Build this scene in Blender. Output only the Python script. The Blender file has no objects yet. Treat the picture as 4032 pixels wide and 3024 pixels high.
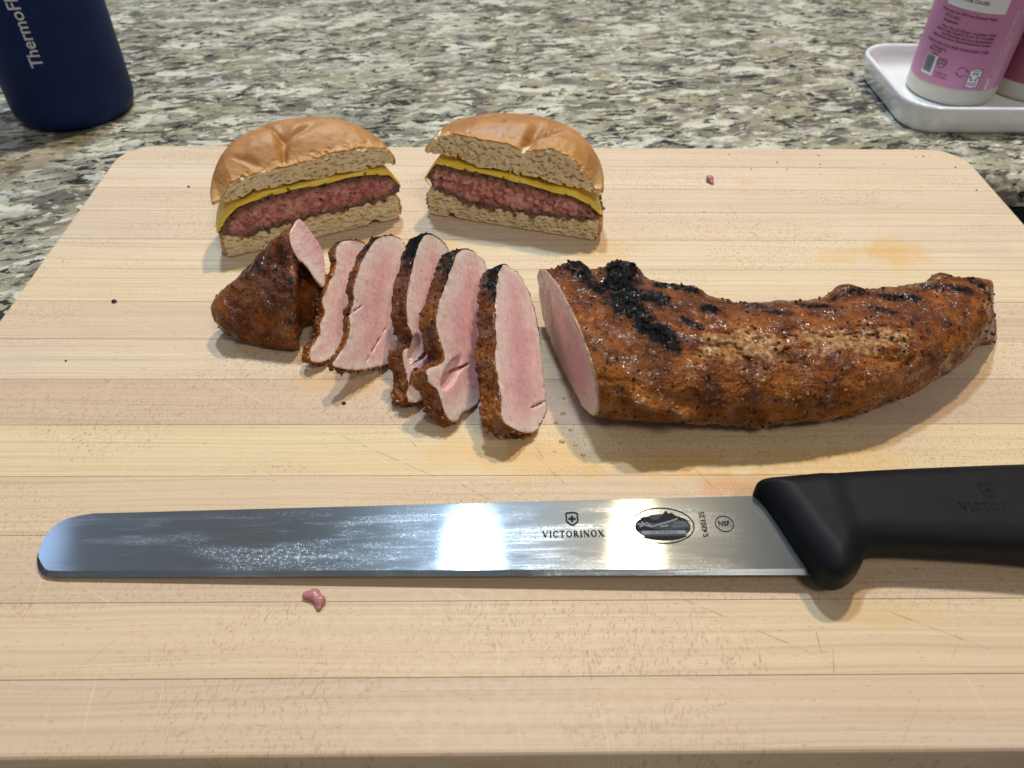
import bpy, bmesh, math, random
import numpy as np
from mathutils import Matrix, Vector

# ------------------------------------------------------------------ camera
sc = bpy.context.scene
CM = 0.01                      # everything below is authored in centimetres; board top is z = 0
pitch, yaw, roll = 0.76620888, -0.02426543, 0.01651219
fwd = Vector((-math.sin(yaw) * math.cos(pitch), math.cos(yaw) * math.cos(pitch), -math.sin(pitch)))
rgt = Vector((math.cos(yaw), math.sin(yaw), 0))
up = rgt.cross(fwd)
rgt2 = math.cos(roll) * rgt + math.sin(roll) * up
up2 = -math.sin(roll) * rgt + math.cos(roll) * up
cam_d = bpy.data.cameras.new('camera')
cam = bpy.data.objects.new('camera', cam_d)
sc.collection.objects.link(cam)
cam_m = Matrix((rgt2, up2, -fwd)).transposed().to_4x4()
cam_m.translation = Vector((-0.02896546, -0.24510748, 0.22806515))
cam.matrix_world = cam_m
cam_d.sensor_width = 36
cam_d.lens = 36 * 3100 / 4032
cam_d.clip_start = 0.01
cam_d.clip_end = 20
cam_d.dof.use_dof = True
cam_d.dof.focus_distance = 0.32
cam_d.dof.aperture_fstop = cam_d.lens / 1.6
sc.camera = cam

# ------------------------------------------------------------------ room light
w = bpy.data.worlds.new('World')
sc.world = w
w.use_nodes = True
bg = w.node_tree.nodes['Background']
bg.inputs[0].default_value = (0.80, 0.90, 1.0, 1)
bg.inputs[1].default_value = 0.165

def lamp(name, loc, target, watts, color, radius):
    d = bpy.data.lights.new(name, 'AREA')
    d.shape = 'DISK'
    d.size = radius * 2
    d.energy = watts
    d.color = color
    o = bpy.data.objects.new(name, d)
    sc.collection.objects.link(o)
    o.location = loc
    v = Vector(target) - Vector(loc)
    o.rotation_euler = v.to_track_quat('-Z', 'Y').to_euler()
    return o
lamp('cool_ceiling_lamp', (-0.16, 0.72, 1.66), (0, 0.05, 0), 20.5, (0.60, 0.79, 1.0), 0.06)
lamp('warm_ceiling_lamp', (0.27, 0.74, 1.66), (0, 0.05, 0), 18, (1.0, 0.78, 0.50), 0.045)
lamp('far_cool_lamp', (-1.50, 0.85, 1.66), (0, 0.05, 0), 4.5, (0.48, 0.66, 1.0), 0.20)
lamp('near_warm_fill', (0.55, -1.05, 1.75), (0, 0.05, 0), 11, (1.0, 0.90, 0.78), 0.22)  # broad fill added behind the camera to brighten the front faces

sc.view_settings.view_transform = 'Standard'
sc.view_settings.look = 'None'
sc.view_settings.exposure = 0.08
sc.view_settings.gamma = 1.0
sc.view_settings.use_curve_mapping = False
sc.cycles.max_bounces = 8
sc.cycles.use_denoising = True

COL = sc.collection
rng = np.random.default_rng(7)
random.seed(7)

# ------------------------------------------------------------------ noise
_perm = np.random.default_rng(11).permutation(256).astype(np.int64)
_perm = np.concatenate([_perm, _perm, _perm])
_g = np.random.default_rng(12).normal(size=(256, 3)).astype(np.float32)
_g /= np.linalg.norm(_g, axis=1, keepdims=True)
_rnd = np.random.default_rng(13).random((256, 3)).astype(np.float32)

_NV = 32 * 4
def _build_volume():
    # gradient noise that repeats every 32 cells, stored 4 samples to the cell
    r = np.random.default_rng(21).normal(size=(32, 32, 32, 3)).astype(np.float32)
    r /= np.linalg.norm(r, axis=3, keepdims=True)
    i = np.arange(_NV) // 4
    f = (np.arange(_NV) % 4).astype(np.float32) / 4
    t = f * f * f * (f * (f * 6 - 15) + 10)
    out = np.zeros((_NV, _NV, _NV), np.float32)
    for dx in (0, 1):
        wx = (t if dx else 1 - t)[:, None, None]
        for dy in (0, 1):
            wy = (t if dy else 1 - t)[None, :, None]
            for dz in (0, 1):
                wz = (t if dz else 1 - t)[None, None, :]
                g = r[np.ix_((i + dx) % 32, (i + dy) % 32, (i + dz) % 32)]
                out += wx * wy * wz * (g[..., 0] * (f - dx)[:, None, None] + g[..., 1] * (f - dy)[None, :, None] + g[..., 2] * (f - dz)[None, None, :])
    return np.pad(out * 1.5, ((0, 1), (0, 1), (0, 1)), mode='wrap').ravel()
_VOL = _build_volume()
def perlin(P):
    q = np.mod(np.asarray(P, np.float32) * 4, _NV)
    i = np.minimum(q.astype(np.int32), _NV - 1)
    f = q - i
    n1 = _NV + 1
    b = (i[:, 0] * n1 + i[:, 1]) * n1 + i[:, 2]
    fx, fy, fz = f[:, 0], f[:, 1], f[:, 2]
    def lz(o): return _VOL[b + o] * (1 - fz) + _VOL[b + o + 1] * fz
    a0 = lz(0) * (1 - fy) + lz(n1) * fy
    a1 = lz(n1 * n1) * (1 - fy) + lz(n1 * n1 + n1) * fy
    return a0 * (1 - fx) + a1 * fx

def fbm(P, octaves=3, gain=0.5):
    P = np.asarray(P, np.float32)
    a, s, o = 1.0, 0.0, 0.0
    for k in range(octaves):
        o = o + a * perlin(P * (2.03 ** k) + 17.3 * k)
        s += a
        a *= gain
    return o / s

def worley(P):
    """distance to the nearest feature point, and that point's random value"""
    P = np.asarray(P, np.float32)
    i = np.floor(P).astype(np.int64)
    f = P - i
    best = np.full(len(P), 9.0, np.float32)
    bid = np.zeros(len(P), np.float32)
    for dx in (-1, 0, 1):
        for dy in (-1, 0, 1):
            for dz in (-1, 0, 1):
                h = _perm[_perm[_perm[(i[:, 0] + dx) & 255] + ((i[:, 1] + dy) & 255)] + ((i[:, 2] + dz) & 255)]
                q = _rnd[h]
                d = (q[:, 0] + dx - f[:, 0]) ** 2 + (q[:, 1] + dy - f[:, 1]) ** 2 + (q[:, 2] + dz - f[:, 2]) ** 2
                m = d < best
                best = np.where(m, d, best)
                bid = np.where(m, _rnd[(h + 31) & 255, 0], bid)
    return np.sqrt(best), bid

def sstep(a, b, x):
    t = np.clip((x - a) / (b - a), 0, 1)
    return t * t * (3 - 2 * t)

def smax(a, b, k):
    h = np.clip(0.5 + 0.5 * (a - b) / k, 0, 1)
    return b * (1 - h) + a * h + k * h * (1 - h)

def smin(a, b, k):
    return -smax(-a, -b, k)

def chaikin(poly, n=2):
    p = np.array(poly, float)
    for _ in range(n):
        q = np.roll(p, -1, 0)
        p = np.stack([0.75 * p + 0.25 * q, 0.25 * p + 0.75 * q], 1).reshape(-1, 2)
    return p

def poly_sdf(poly, X, Y):
    d = np.full(X.shape, 1e9)
    inside = np.zeros(X.shape, bool)
    n = len(poly)
    for k in range(n):
        ax, ay = poly[k]
        bx, by = poly[(k + 1) % n]
        ex, ey = bx - ax, by - ay
        t = np.clip(((X - ax) * ex + (Y - ay) * ey) / (ex * ex + ey * ey + 1e-12), 0, 1)
        d = np.minimum(d, (X - ax - t * ex) ** 2 + (Y - ay - t * ey) ** 2)
        c = ((ay > Y) != (by > Y)) & (X < ex * (Y - ay) / (ey if abs(ey) > 1e-12 else 1e-12) + ax)
        inside ^= c
    return np.where(inside, -1, 1) * np.sqrt(d)

# ------------------------------------------------------------------ volumes to meshes
class Grid:
    def __init__(s, lo, hi, h):
        s.lo, s.h = np.array(lo, float), h
        s.n = [int(math.ceil((b - a) / h)) + 1 for a, b in zip(lo, hi)]
        s.ax = [s.lo[k] + h * np.arange(s.n[k]) for k in range(3)]
    def xyz(s):
        return (s.ax[0][:, None, None], s.ax[1][None, :, None], s.ax[2][None, None, :])
    def band(s, F, w):
        """indices and points where |F| < w"""
        ix = np.nonzero(np.abs(F) < w)
        P = np.stack([s.ax[k][ix[k]] for k in range(3)], 1)
        return ix, P
    def mesh(s, F):
        inside = F < 0
        c = inside[:-1, :-1, :-1]
        anyi, alli = c.copy(), c.copy()
        offs = [(a, b, d) for a in (0, 1) for b in (0, 1) for d in (0, 1)]
        nx, ny, nz = F.shape
        for a, b, d in offs[1:]:
            q = inside[a:nx - 1 + a, b:ny - 1 + b, d:nz - 1 + d]
            anyi |= q
            alli &= q
        act = anyi & ~alli
        idx = np.argwhere(act)
        vid = np.full(act.shape, -1, np.int64)
        vid[act] = np.arange(len(idx))
        cv = {o: F[idx[:, 0] + o[0], idx[:, 1] + o[1], idx[:, 2] + o[2]] for o in offs}
        acc = np.zeros((len(idx), 3))
        cnt = np.zeros(len(idx))
        for o in offs:
            for k in range(3):
                if o[k] == 0:
                    o2 = list(o); o2[k] = 1; o2 = tuple(o2)
                    f0, f1 = cv[o], cv[o2]
                    m = (f0 < 0) != (f1 < 0)
                    t = np.where(m, f0 / np.where(np.abs(f0 - f1) < 1e-12, 1, f0 - f1), 0)
                    p = np.tile(np.array(o, float), (len(idx), 1))
                    p[:, k] += t
                    acc[m] += p[m]
                    cnt[m] += 1
        V = s.lo + s.h * (idx + acc / np.maximum(cnt, 1)[:, None])
        quads = []
        for k in range(3):
            a, b = (k + 1) % 3, (k + 2) % 3
            sl0 = [slice(1, -1)] * 3; sl1 = [slice(1, -1)] * 3
            sl0[k] = slice(0, -1); sl1[k] = slice(1, None)
            e0, e1 = inside[tuple(sl0)], inside[tuple(sl1)]
            for flip, m in ((False, e0 & ~e1), (True, ~e0 & e1)):
                ii = np.argwhere(m)
                base = ii.copy()
                base[:, a] += 1; base[:, b] += 1
                def cell(da, db):
                    q = base.copy(); q[:, a] += da; q[:, b] += db
                    return vid[q[:, 0], q[:, 1], q[:, 2]]
                Q = np.stack([cell(-1, -1), cell(0, -1), cell(0, 0), cell(-1, 0)], 1)
                quads.append(Q[:, ::-1] if flip else Q)
        Q = np.concatenate(quads)
        Q = Q[(Q >= 0).all(1)]
        return V, Q

def vol_object(name, V, Q, mat, parent=None, world=None, masks=None, local=None, gold=None):
    """V in local cm; world(V) -> scene cm (identity when None)"""
    W = V if world is None else world(V)
    me = bpy.data.meshes.new(name)
    me.vertices.add(len(W)); me.vertices.foreach_set('co', (W * CM).astype(np.float32).ravel())
    me.loops.add(Q.size); me.loops.foreach_set('vertex_index', Q.astype(np.int32).ravel())
    me.polygons.add(len(Q))
    me.polygons.foreach_set('loop_start', (np.arange(len(Q)) * 4).astype(np.int32))
    me.polygons.foreach_set('loop_total', np.full(len(Q), 4, np.int32))
    me.polygons.foreach_set('use_smooth', np.ones(len(Q), bool))
    a = me.attributes.new('lc', 'FLOAT_VECTOR', 'POINT')
    a.data.foreach_set('vector', (V if local is None else local).astype(np.float32).ravel())
    if masks is not None:
        c = me.attributes.new('mask', 'FLOAT_COLOR', 'POINT')
        M = np.zeros((len(V), 4), np.float32)
        for k, m in enumerate(masks): M[:, k] = m
        c.data.foreach_set('color', M.ravel())
    if gold is not None:
        ga = me.attributes.new('gold', 'FLOAT', 'POINT')
        ga.data.foreach_set('value', gold.astype(np.float32))
    me.update(calc_edges=True)
    me.validate()
    me.materials.append(mat)
    o = bpy.data.objects.new(name, me)
    COL.objects.link(o)
    o.parent = parent
    return o

# ------------------------------------------------------------------ plain meshes
def mesh_obj(name, verts, faces, mat, parent=None, smooth=False):
    me = bpy.data.meshes.new(name)
    me.from_pydata([tuple(c * CM for c in v) for v in verts], [], faces)
    me.update()
    if smooth:
        me.polygons.foreach_set('use_smooth', np.ones(len(me.polygons), bool))
    me.materials.append(mat)
    o = bpy.data.objects.new(name, me)
    COL.objects.link(o)
    o.parent = parent
    return o

def empty(name, loc=(0, 0, 0)):
    o = bpy.data.objects.new(name, None)
    o.empty_display_size = 0.01
    COL.objects.link(o)
    o.location = tuple(c * CM for c in loc)
    return o

def tag(o, label=None, cat=None, group=None, kind=None):
    if label: o['label'] = label
    if cat: o['category'] = cat
    if group: o['group'] = group
    if kind: o['kind'] = kind
    return o

def keep(child, parent):
    child.parent = parent
    child.matrix_parent_inverse = Matrix.Translation(-parent.location)
    return child

def lathe(name, prof, center, mat, parent=None, n=96, smooth=True, a0=0.0, a1=2 * math.pi):
    full = abs(a1 - a0 - 2 * math.pi) < 1e-6
    m = n if full else n + 1
    V, Fc = [], []
    for r, z in prof:
        for k in range(m):
            a = a0 + (a1 - a0) * k / n
            V.append((center[0] + r * math.cos(a), center[1] + r * math.sin(a), z))
    for j in range(len(prof) - 1):
        for k in range(n):
            k2 = (k + 1) % m
            Fc.append((j * m + k, j * m + k2, (j + 1) * m + k2, (j + 1) * m + k))
    if full and prof[0][0] < 1e-6: pass
    return mesh_obj(name, V, Fc, mat, parent, smooth)

# ------------------------------------------------------------------ node helper
class NT:
    def __init__(s, name):
        s.m = bpy.data.materials.new(name)
        s.m.use_nodes = True
        s.t = s.m.node_tree
        s.b = s.t.nodes['Principled BSDF']
    def n(s, typ, **kw):
        nd = s.t.nodes.new('ShaderNode' + typ)
        for k, v in kw.items(): setattr(nd, k, v)
        return nd
    def set(s, sock, v):
        if isinstance(v, bpy.types.NodeSocket): s.t.links.new(v, sock)
        elif isinstance(v, (tuple, list)) and len(v) == 3 and sock.type == 'RGBA': sock.default_value = (*v, 1)
        else: sock.default_value = v
    def math(s, op, a, b=0.0, c=None, clamp=False):
        nd = s.n('Math', operation=op, use_clamp=clamp)
        s.set(nd.inputs[0], a); s.set(nd.inputs[1], b)
        if c is not None: s.set(nd.inputs[2], c)
        return nd.outputs[0]
    def add(s, a, b): return s.math('ADD', a, b)
    def mul(s, a, b): return s.math('MULTIPLY', a, b)
    def map(s, x, a, b, c=0.0, d=1.0, smooth=True):
        nd = s.n('MapRange', interpolation_type='SMOOTHSTEP' if smooth else 'LINEAR')
        for k, v in zip(range(5), (x, a, b, c, d)): s.set(nd.inputs[k], v)
        return nd.outputs[0]
    def vmul(s, v, k):
        nd = s.n('VectorMath', operation='MULTIPLY')
        s.set(nd.inputs[0], v); s.set(nd.inputs[1], k)
        return nd.outputs[0]
    def vadd(s, v, k):
        nd = s.n('VectorMath', operation='ADD')
        s.set(nd.inputs[0], v); s.set(nd.inputs[1], k)
        return nd.outputs[0]
    def rot(s, v, a):
        nd = s.n('VectorRotate', rotation_type='Z_AXIS')
        s.set(nd.inputs['Vector'], v); s.set(nd.inputs['Angle'], a)
        return nd.outputs[0]
    def noise(s, v, scale=1.0, detail=2.0, rough=0.5, dist=0.0, color=False):
        nd = s.n('TexNoise')
        s.set(nd.inputs['Vector'], v); s.set(nd.inputs['Scale'], scale); s.set(nd.inputs['Detail'], detail)
        s.set(nd.inputs['Roughness'], rough); s.set(nd.inputs['Distortion'], dist)
        return nd.outputs[1 if color else 0]
    def vor(s, v, scale=1.0, feature='F1', rand=1.0, out='Distance', metric='EUCLIDEAN'):
        nd = s.n('TexVoronoi', feature=feature, distance=metric)
        s.set(nd.inputs['Vector'], v); s.set(nd.inputs['Scale'], scale); s.set(nd.inputs['Randomness'], rand)
        return nd.outputs[out]
    def ramp(s, f, stops, interp='LINEAR'):
        nd = s.n('ValToRGB')
        nd.color_ramp.interpolation = interp
        e = nd.color_ramp.elements
        while len(e) < len(stops): e.new(0.5)
        for k, (p, c) in enumerate(stops):
            e[k].position = p
            e[k].color = (*c, 1) if len(c) == 3 else c
        s.set(nd.inputs[0], f)
        return nd.outputs[0]
    def mix(s, f, a, b, blend='MIX'):
        nd = s.n('Mix', data_type='RGBA', blend_type=blend)
        s.set(nd.inputs[0], f); s.set(nd.inputs[6], a); s.set(nd.inputs[7], b)
        return nd.outputs[2]
    def mixf(s, f, a, b):
        nd = s.n('Mix', data_type='FLOAT')
        s.set(nd.inputs[0], f); s.set(nd.inputs[2], a); s.set(nd.inputs[3], b)
        return nd.outputs[0]
    def bump(s, h, strength=0.5, dist=0.001, normal=None):
        nd = s.n('Bump')
        s.set(nd.inputs['Strength'], strength); s.set(nd.inputs['Distance'], dist); s.set(nd.inputs['Height'], h)
        if normal is not None: s.set(nd.inputs['Normal'], normal)
        return nd.outputs[0]
    def attr(s, name, out='Vector'):
        nd = s.n('Attribute', attribute_name=name)
        return nd.outputs[out]
    def sep(s, c):
        nd = s.n('SeparateColor')
        s.set(nd.inputs[0], c)
        return nd.outputs
    def sepv(s, v):
        nd = s.n('SeparateXYZ')
        s.set(nd.inputs[0], v)
        return nd.outputs
    def pos(s):
        """scene position in centimetres"""
        return s.vmul(s.n('NewGeometry').outputs['Position'], (100, 100, 100))
    def out(s, **kw):
        for k, v in kw.items():
            s.set(s.b.inputs[k.replace('_', ' ')], v)
        return s.m

def plain(name, color, rough=0.5, **kw):
    t = NT(name)
    p = t.pos()
    v = t.map(t.noise(p, 0.8, 3), 0.3, 0.7, 0.975, 1.015)
    nd = t.n('Mix', data_type='RGBA', blend_type='MULTIPLY')
    t.set(nd.inputs[0], 1.0); t.set(nd.inputs[6], color)
    cc = t.n('CombineColor')
    for k in range(3): t.set(cc.inputs[k], v)
    t.set(nd.inputs[7], cc.outputs[0])
    return t.out(Base_Color=nd.outputs[2], Roughness=rough, **kw)

# ------------------------------------------------------------------ materials: setting
def mat_granite():
    t = NT('polished_granite')
    p = t.pos()
    p = t.vmul(t.rot(p, -0.20), (0.62, 0.68, 0.7))
    warp = t.vmul(t.vadd(t.noise(t.vmul(p, (0.5, 0.8, 1)), 1.0, 4, 0.6, color=True), (-0.5, -0.5, -0.5)), (2.4, 1.5, 0))
    q = t.vadd(p, warp)
    qs = t.vmul(q, (0.62, 1.05, 0.8))
    def soft(v, scale, sm):
        nd = t.n('TexVoronoi', feature='SMOOTH_F1')
        t.set(nd.inputs['Vector'], v); t.set(nd.inputs['Scale'], scale); t.set(nd.inputs['Smoothness'], sm)
        return t.sep(nd.outputs['Color'])
    big = soft(qs, 0.62, 0.10)
    small = soft(t.vadd(qs, (7.1, 3.3, 0)), 1.5, 0.10)
    pal = [(0.05, (0.035, 0.035, 0.04)), (0.20, (0.12, 0.115, 0.105)), (0.32, (0.27, 0.24, 0.165)), (0.43, (0.42, 0.40, 0.29)),
           (0.53, (0.15, 0.15, 0.14)), (0.62, (0.44, 0.435, 0.36)), (0.76, (0.52, 0.53, 0.505)), (0.87, (0.29, 0.26, 0.17)), (0.97, (0.58, 0.59, 0.56))]
    c1 = t.ramp(big[0], pal)
    c2 = t.ramp(small[1], pal)
    sel = t.map(t.noise(qs, 1.3, 3, 0.6), 0.42, 0.58)
    cells = t.mix(sel, c1, c2)
    g1 = t.noise(t.vmul(q, (0.8, 1.5, 1)), 1.5, 6, 0.68)
    cl = g1
    base = t.ramp(g1, [(0.32, (0.06, 0.06, 0.058)), (0.45, (0.20, 0.195, 0.165)), (0.55, (0.33, 0.31, 0.235)), (0.68, (0.46, 0.44, 0.35))])
    c = t.mix(0.62, base, cells)
    c = t.mix(t.map(t.noise(t.vadd(q, (31, 5, 0)), 1.1, 4, 0.6), 0.55, 0.70, 0, 0.5), c, (0.42, 0.36, 0.22))
    # pale crystals, large and small
    bigc = t.noise(t.vmul(t.vadd(q, (3, 45, 0)), (0.36, 0.75, 1)), 1.0, 5, 0.58)
    pale = t.mix(t.map(t.noise(q, 3.0, 3), 0.4, 0.7), (0.66, 0.645, 0.57), (0.50, 0.495, 0.45))
    c = t.mix(t.map(bigc, 0.555, 0.595, 0, 0.9), c, pale)
    smc = t.noise(t.vmul(t.vadd(q, (13, 5, 0)), (1.0, 2.0, 1)), 1.5, 4, 0.6)
    c = t.mix(t.map(smc, 0.575, 0.62, 0, 0.85), c, (0.66, 0.63, 0.52))
    # thin black flecks, in drifts
    drift = t.map(t.noise(t.vadd(q, (2, 77, 0)), 0.35, 2), 0.35, 0.65, -0.035, 0.03)
    fl = t.add(t.noise(t.vmul(t.vadd(q, (9, 2, 0)), (0.75, 2.3, 1)), 1.7, 5, 0.66), drift)
    c = t.mix(t.map(fl, 0.545, 0.585, 0, 0.95), c, (0.015, 0.015, 0.018))
    sp = t.vor(t.vmul(q, (1.2, 1.9, 1)), 3.0)
    spsel = t.map(t.noise(q, 1.1, 2), 0.48, 0.58)
    c = t.mix(t.mul(t.map(sp, 0.14, 0.26, 0.9, 0), spsel), c, (0.022, 0.022, 0.025))
    ru = t.noise(t.vadd(q, (70, 9, 0)), 1.3, 3, 0.5)
    c = t.mix(t.map(ru, 0.67, 0.74, 0, 0.6), c, (0.14, 0.06, 0.03))
    c = t.mix(1.0, c, (1.0, 0.975, 0.905), 'MULTIPLY')
    n = t.bump(t.noise(p, 6, 2), 0.06, 0.0003)
    return t.out(Base_Color=c, Roughness=t.map(cl, 0.3, 0.7, 0.16, 0.30), Normal=n, Specular_IOR_Level=0.5)

SCR = [(-9.05,-3.71,-5.18,-5.82),(-4.22,-6.18,-3.19,-6.89),(-7.63,-2.19,-6.04,-4.31),(-1.55,-4.58,-0.13,-6.55),(-1.45,-4.32,-0.74,-5.84),(4.40,-5.23,5.33,-6.81),(3.13,-10.95,7.24,-13.08),(9.59,-11.36,12.44,-12.78),(7.16,-12.15,7.11,-13.00),(7.50,-12.75,7.31,-13.49),(5.21,-12.74,5.07,-13.47),(7.87,-13.81,8.26,-13.91),(-0.16,-12.70,-0.09,-13.68),(10.43,10.67,10.80,9.72),(9.78,13.31,9.98,12.27),(17.67,14.16,18.78,15.28),(18.86,13.11,19.80,13.72)]
STAIN_SHADE = [(17.3,8.9,1.9,1.3,0.60,(0.66,0.36,0.07)),(14.4,8.4,1.2,0.7,0.45,(0.68,0.42,0.12)),(11.2,15.8,0.7,0.3,0.55,(0.62,0.42,0.18)),(11.0,13.9,0.55,0.28,0.5,(0.62,0.42,0.18)),
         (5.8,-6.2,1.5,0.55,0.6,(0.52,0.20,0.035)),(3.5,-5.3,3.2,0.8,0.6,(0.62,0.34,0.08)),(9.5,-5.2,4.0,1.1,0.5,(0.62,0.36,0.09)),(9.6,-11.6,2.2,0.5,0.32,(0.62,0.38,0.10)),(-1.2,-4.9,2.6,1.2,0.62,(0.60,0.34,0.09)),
         (-4.5,-4.6,1.6,0.8,0.5,(0.62,0.36,0.10)),(-9.5,-0.6,2.0,0.9,0.5,(0.58,0.34,0.10)),(-6.5,9.0,3.0,1.3,0.45,(0.64,0.40,0.14)),(2.4,8.6,1.5,1.4,0.5,(0.66,0.42,0.14)),(15.5,-14.9,3.0,0.7,0.4,(0.62,0.38,0.12)),(-6.0,-5.0,6.0,1.2,0.22,(0.70,0.48,0.18)),(0.3,2.0,2.5,3.0,0.4,(0.62,0.38,0.12))]  # patches beside the meat and burgers also carry painted amber shade

def mat_wood(y_lo, y_hi):
    t = NT('oiled_maple')
    p = t.pos()
    oi = t.n('ObjectInfo')
    r = oi.outputs['Random']
    off = t.n('CombineXYZ')
    t.set(off.inputs[0], t.mul(r, 91.0)); t.set(off.inputs[1], t.mul(r, 37.0)); t.set(off.inputs[2], t.mul(r, 53.0))
    q = t.vadd(p, off.outputs[0])
    # slow wander of the grain
    wn = t.noise(t.vmul(q, (0.07, 0.25, 0.2)), 1.0, 2)
    wv = t.n('CombineXYZ'); t.set(wv.inputs[1], t.mul(wn, 0.7))
    g = t.vadd(q, wv.outputs[0])
    ring = t.noise(t.vmul(g, (0.018, 5.5, 1.2)), 1.0, 4, 0.70)
    fine = t.noise(t.vmul(g, (0.07, 11.0, 3)), 1.0, 2, 0.6)
    broad = t.noise(t.vmul(g, (0.06, 0.9, 0.5)), 1.0, 2)
    tint = oi.outputs['Color']
    c = t.mix(t.map(ring, 0.35, 0.68), t.mix(0.22, tint, (0.69, 0.565, 0.41)), t.mix(0.42, tint, (0.50, 0.355, 0.225)))
    c = t.mix(t.map(fine, 0.48, 0.66, 0, 0.38), c, (0.42, 0.28, 0.165))
    c = t.mix(t.map(broad, 0.40, 0.70, 0, 0.35), c, (0.64, 0.47, 0.30))
    # ray flecks and pores: short dashes lying across the grain, in patches
    zone = t.map(t.noise(t.vmul(q, (0.12, 0.30, 0.3)), 1.0, 2), 0.42, 0.58)
    dv = t.vadd(q, (0, 0, 0))
    dash = t.noise(t.vmul(t.rot(dv, 0.22), (17.0, 5.5, 1)), 1.0, 1, 0.4)
    c = t.mix(t.mul(t.map(dash, 0.58, 0.68, 0, 0.6), zone), c, (0.38, 0.23, 0.12))
    pore = t.noise(t.vmul(t.vadd(q, (5, 5, 0)), (4.0, 16.0, 1)), 1.0, 1, 0.4)
    c = t.mix(t.map(pore, 0.69, 0.76, 0, 0.5), c, (0.34, 0.21, 0.11))
    blot = t.noise(t.vmul(p, (0.10, 0.16, 0.1)), 1.0, 3)
    c = t.mix(t.map(blot, 0.52, 0.72, 0, 0.30), c, (0.52, 0.38, 0.32))
    # stains of juice and fat, and amber shade painted around the food
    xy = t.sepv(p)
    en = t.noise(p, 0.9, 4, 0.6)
    wet_shade = 0.0
    for (x, y, a, b, k, col) in STAIN_SHADE:
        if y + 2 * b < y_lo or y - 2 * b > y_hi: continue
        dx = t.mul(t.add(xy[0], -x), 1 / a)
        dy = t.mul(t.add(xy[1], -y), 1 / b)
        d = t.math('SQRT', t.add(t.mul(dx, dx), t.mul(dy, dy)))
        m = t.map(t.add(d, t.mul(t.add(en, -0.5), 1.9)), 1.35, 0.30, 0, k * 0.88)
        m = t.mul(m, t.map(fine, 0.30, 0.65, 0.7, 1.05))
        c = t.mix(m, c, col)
        wet_shade = t.math('MAXIMUM', wet_shade, m)
    # knife scratches
    scr = 0.0
    for (ax, ay, bx, by) in SCR:
        if max(ay, by) < y_lo or min(ay, by) > y_hi: continue
        ex, ey = bx - ax, by - ay
        L = math.hypot(ex, ey)
        ux, uy = ex / L, ey / L
        rx = t.add(xy[0], -ax); ry = t.add(xy[1], -ay)
        al = t.add(t.mul(rx, ux), t.mul(ry, uy))
        cr = t.math('ABSOLUTE', t.add(t.mul(rx, -uy), t.mul(ry, ux)))
        m = t.map(cr, 0.008, 0.030, 1, 0)
        m = t.mul(m, t.mul(t.math('GREATER_THAN', al, 0), t.math('LESS_THAN', al, L)))
        scr = t.math('MAXIMUM', scr, m)
    scr = t.mul(scr, t.map(t.noise(p, 2.2, 2), 0.35, 0.68, 0.05, 0.75))
    c = t.mix(scr, c, (0.30, 0.16, 0.06))
    # countless faint older knife marks
    for k_, (an_, ph_) in enumerate(((0.55, 3.0), (-0.9, 11.0), (1.45, 23.0), (0.12, 41.0))):
        kn = t.noise(t.vadd(t.vmul(t.rot(p, an_), (0.22, 13.0, 1.0)), (ph_, ph_, ph_)), 1.0, 1, 0.4)
        c = t.mix(t.map(kn, 0.70, 0.78, 0, 0.32), c, (0.36, 0.23, 0.12) if k_ % 2 else (0.76, 0.66, 0.52))
    h = t.add(t.mul(fine, 0.5), t.add(t.mul(t.noise(p, 22, 2), 0.35), t.mul(scr, -1.5)))
    n = t.bump(h, 0.22, 0.0004)
    rg = t.mixf(wet_shade, t.map(t.noise(p, 3, 3), 0.3, 0.7, 0.46, 0.60), 0.32)
    return t.out(Base_Color=c, Roughness=rg, Normal=n, Specular_IOR_Level=0.25)

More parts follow.
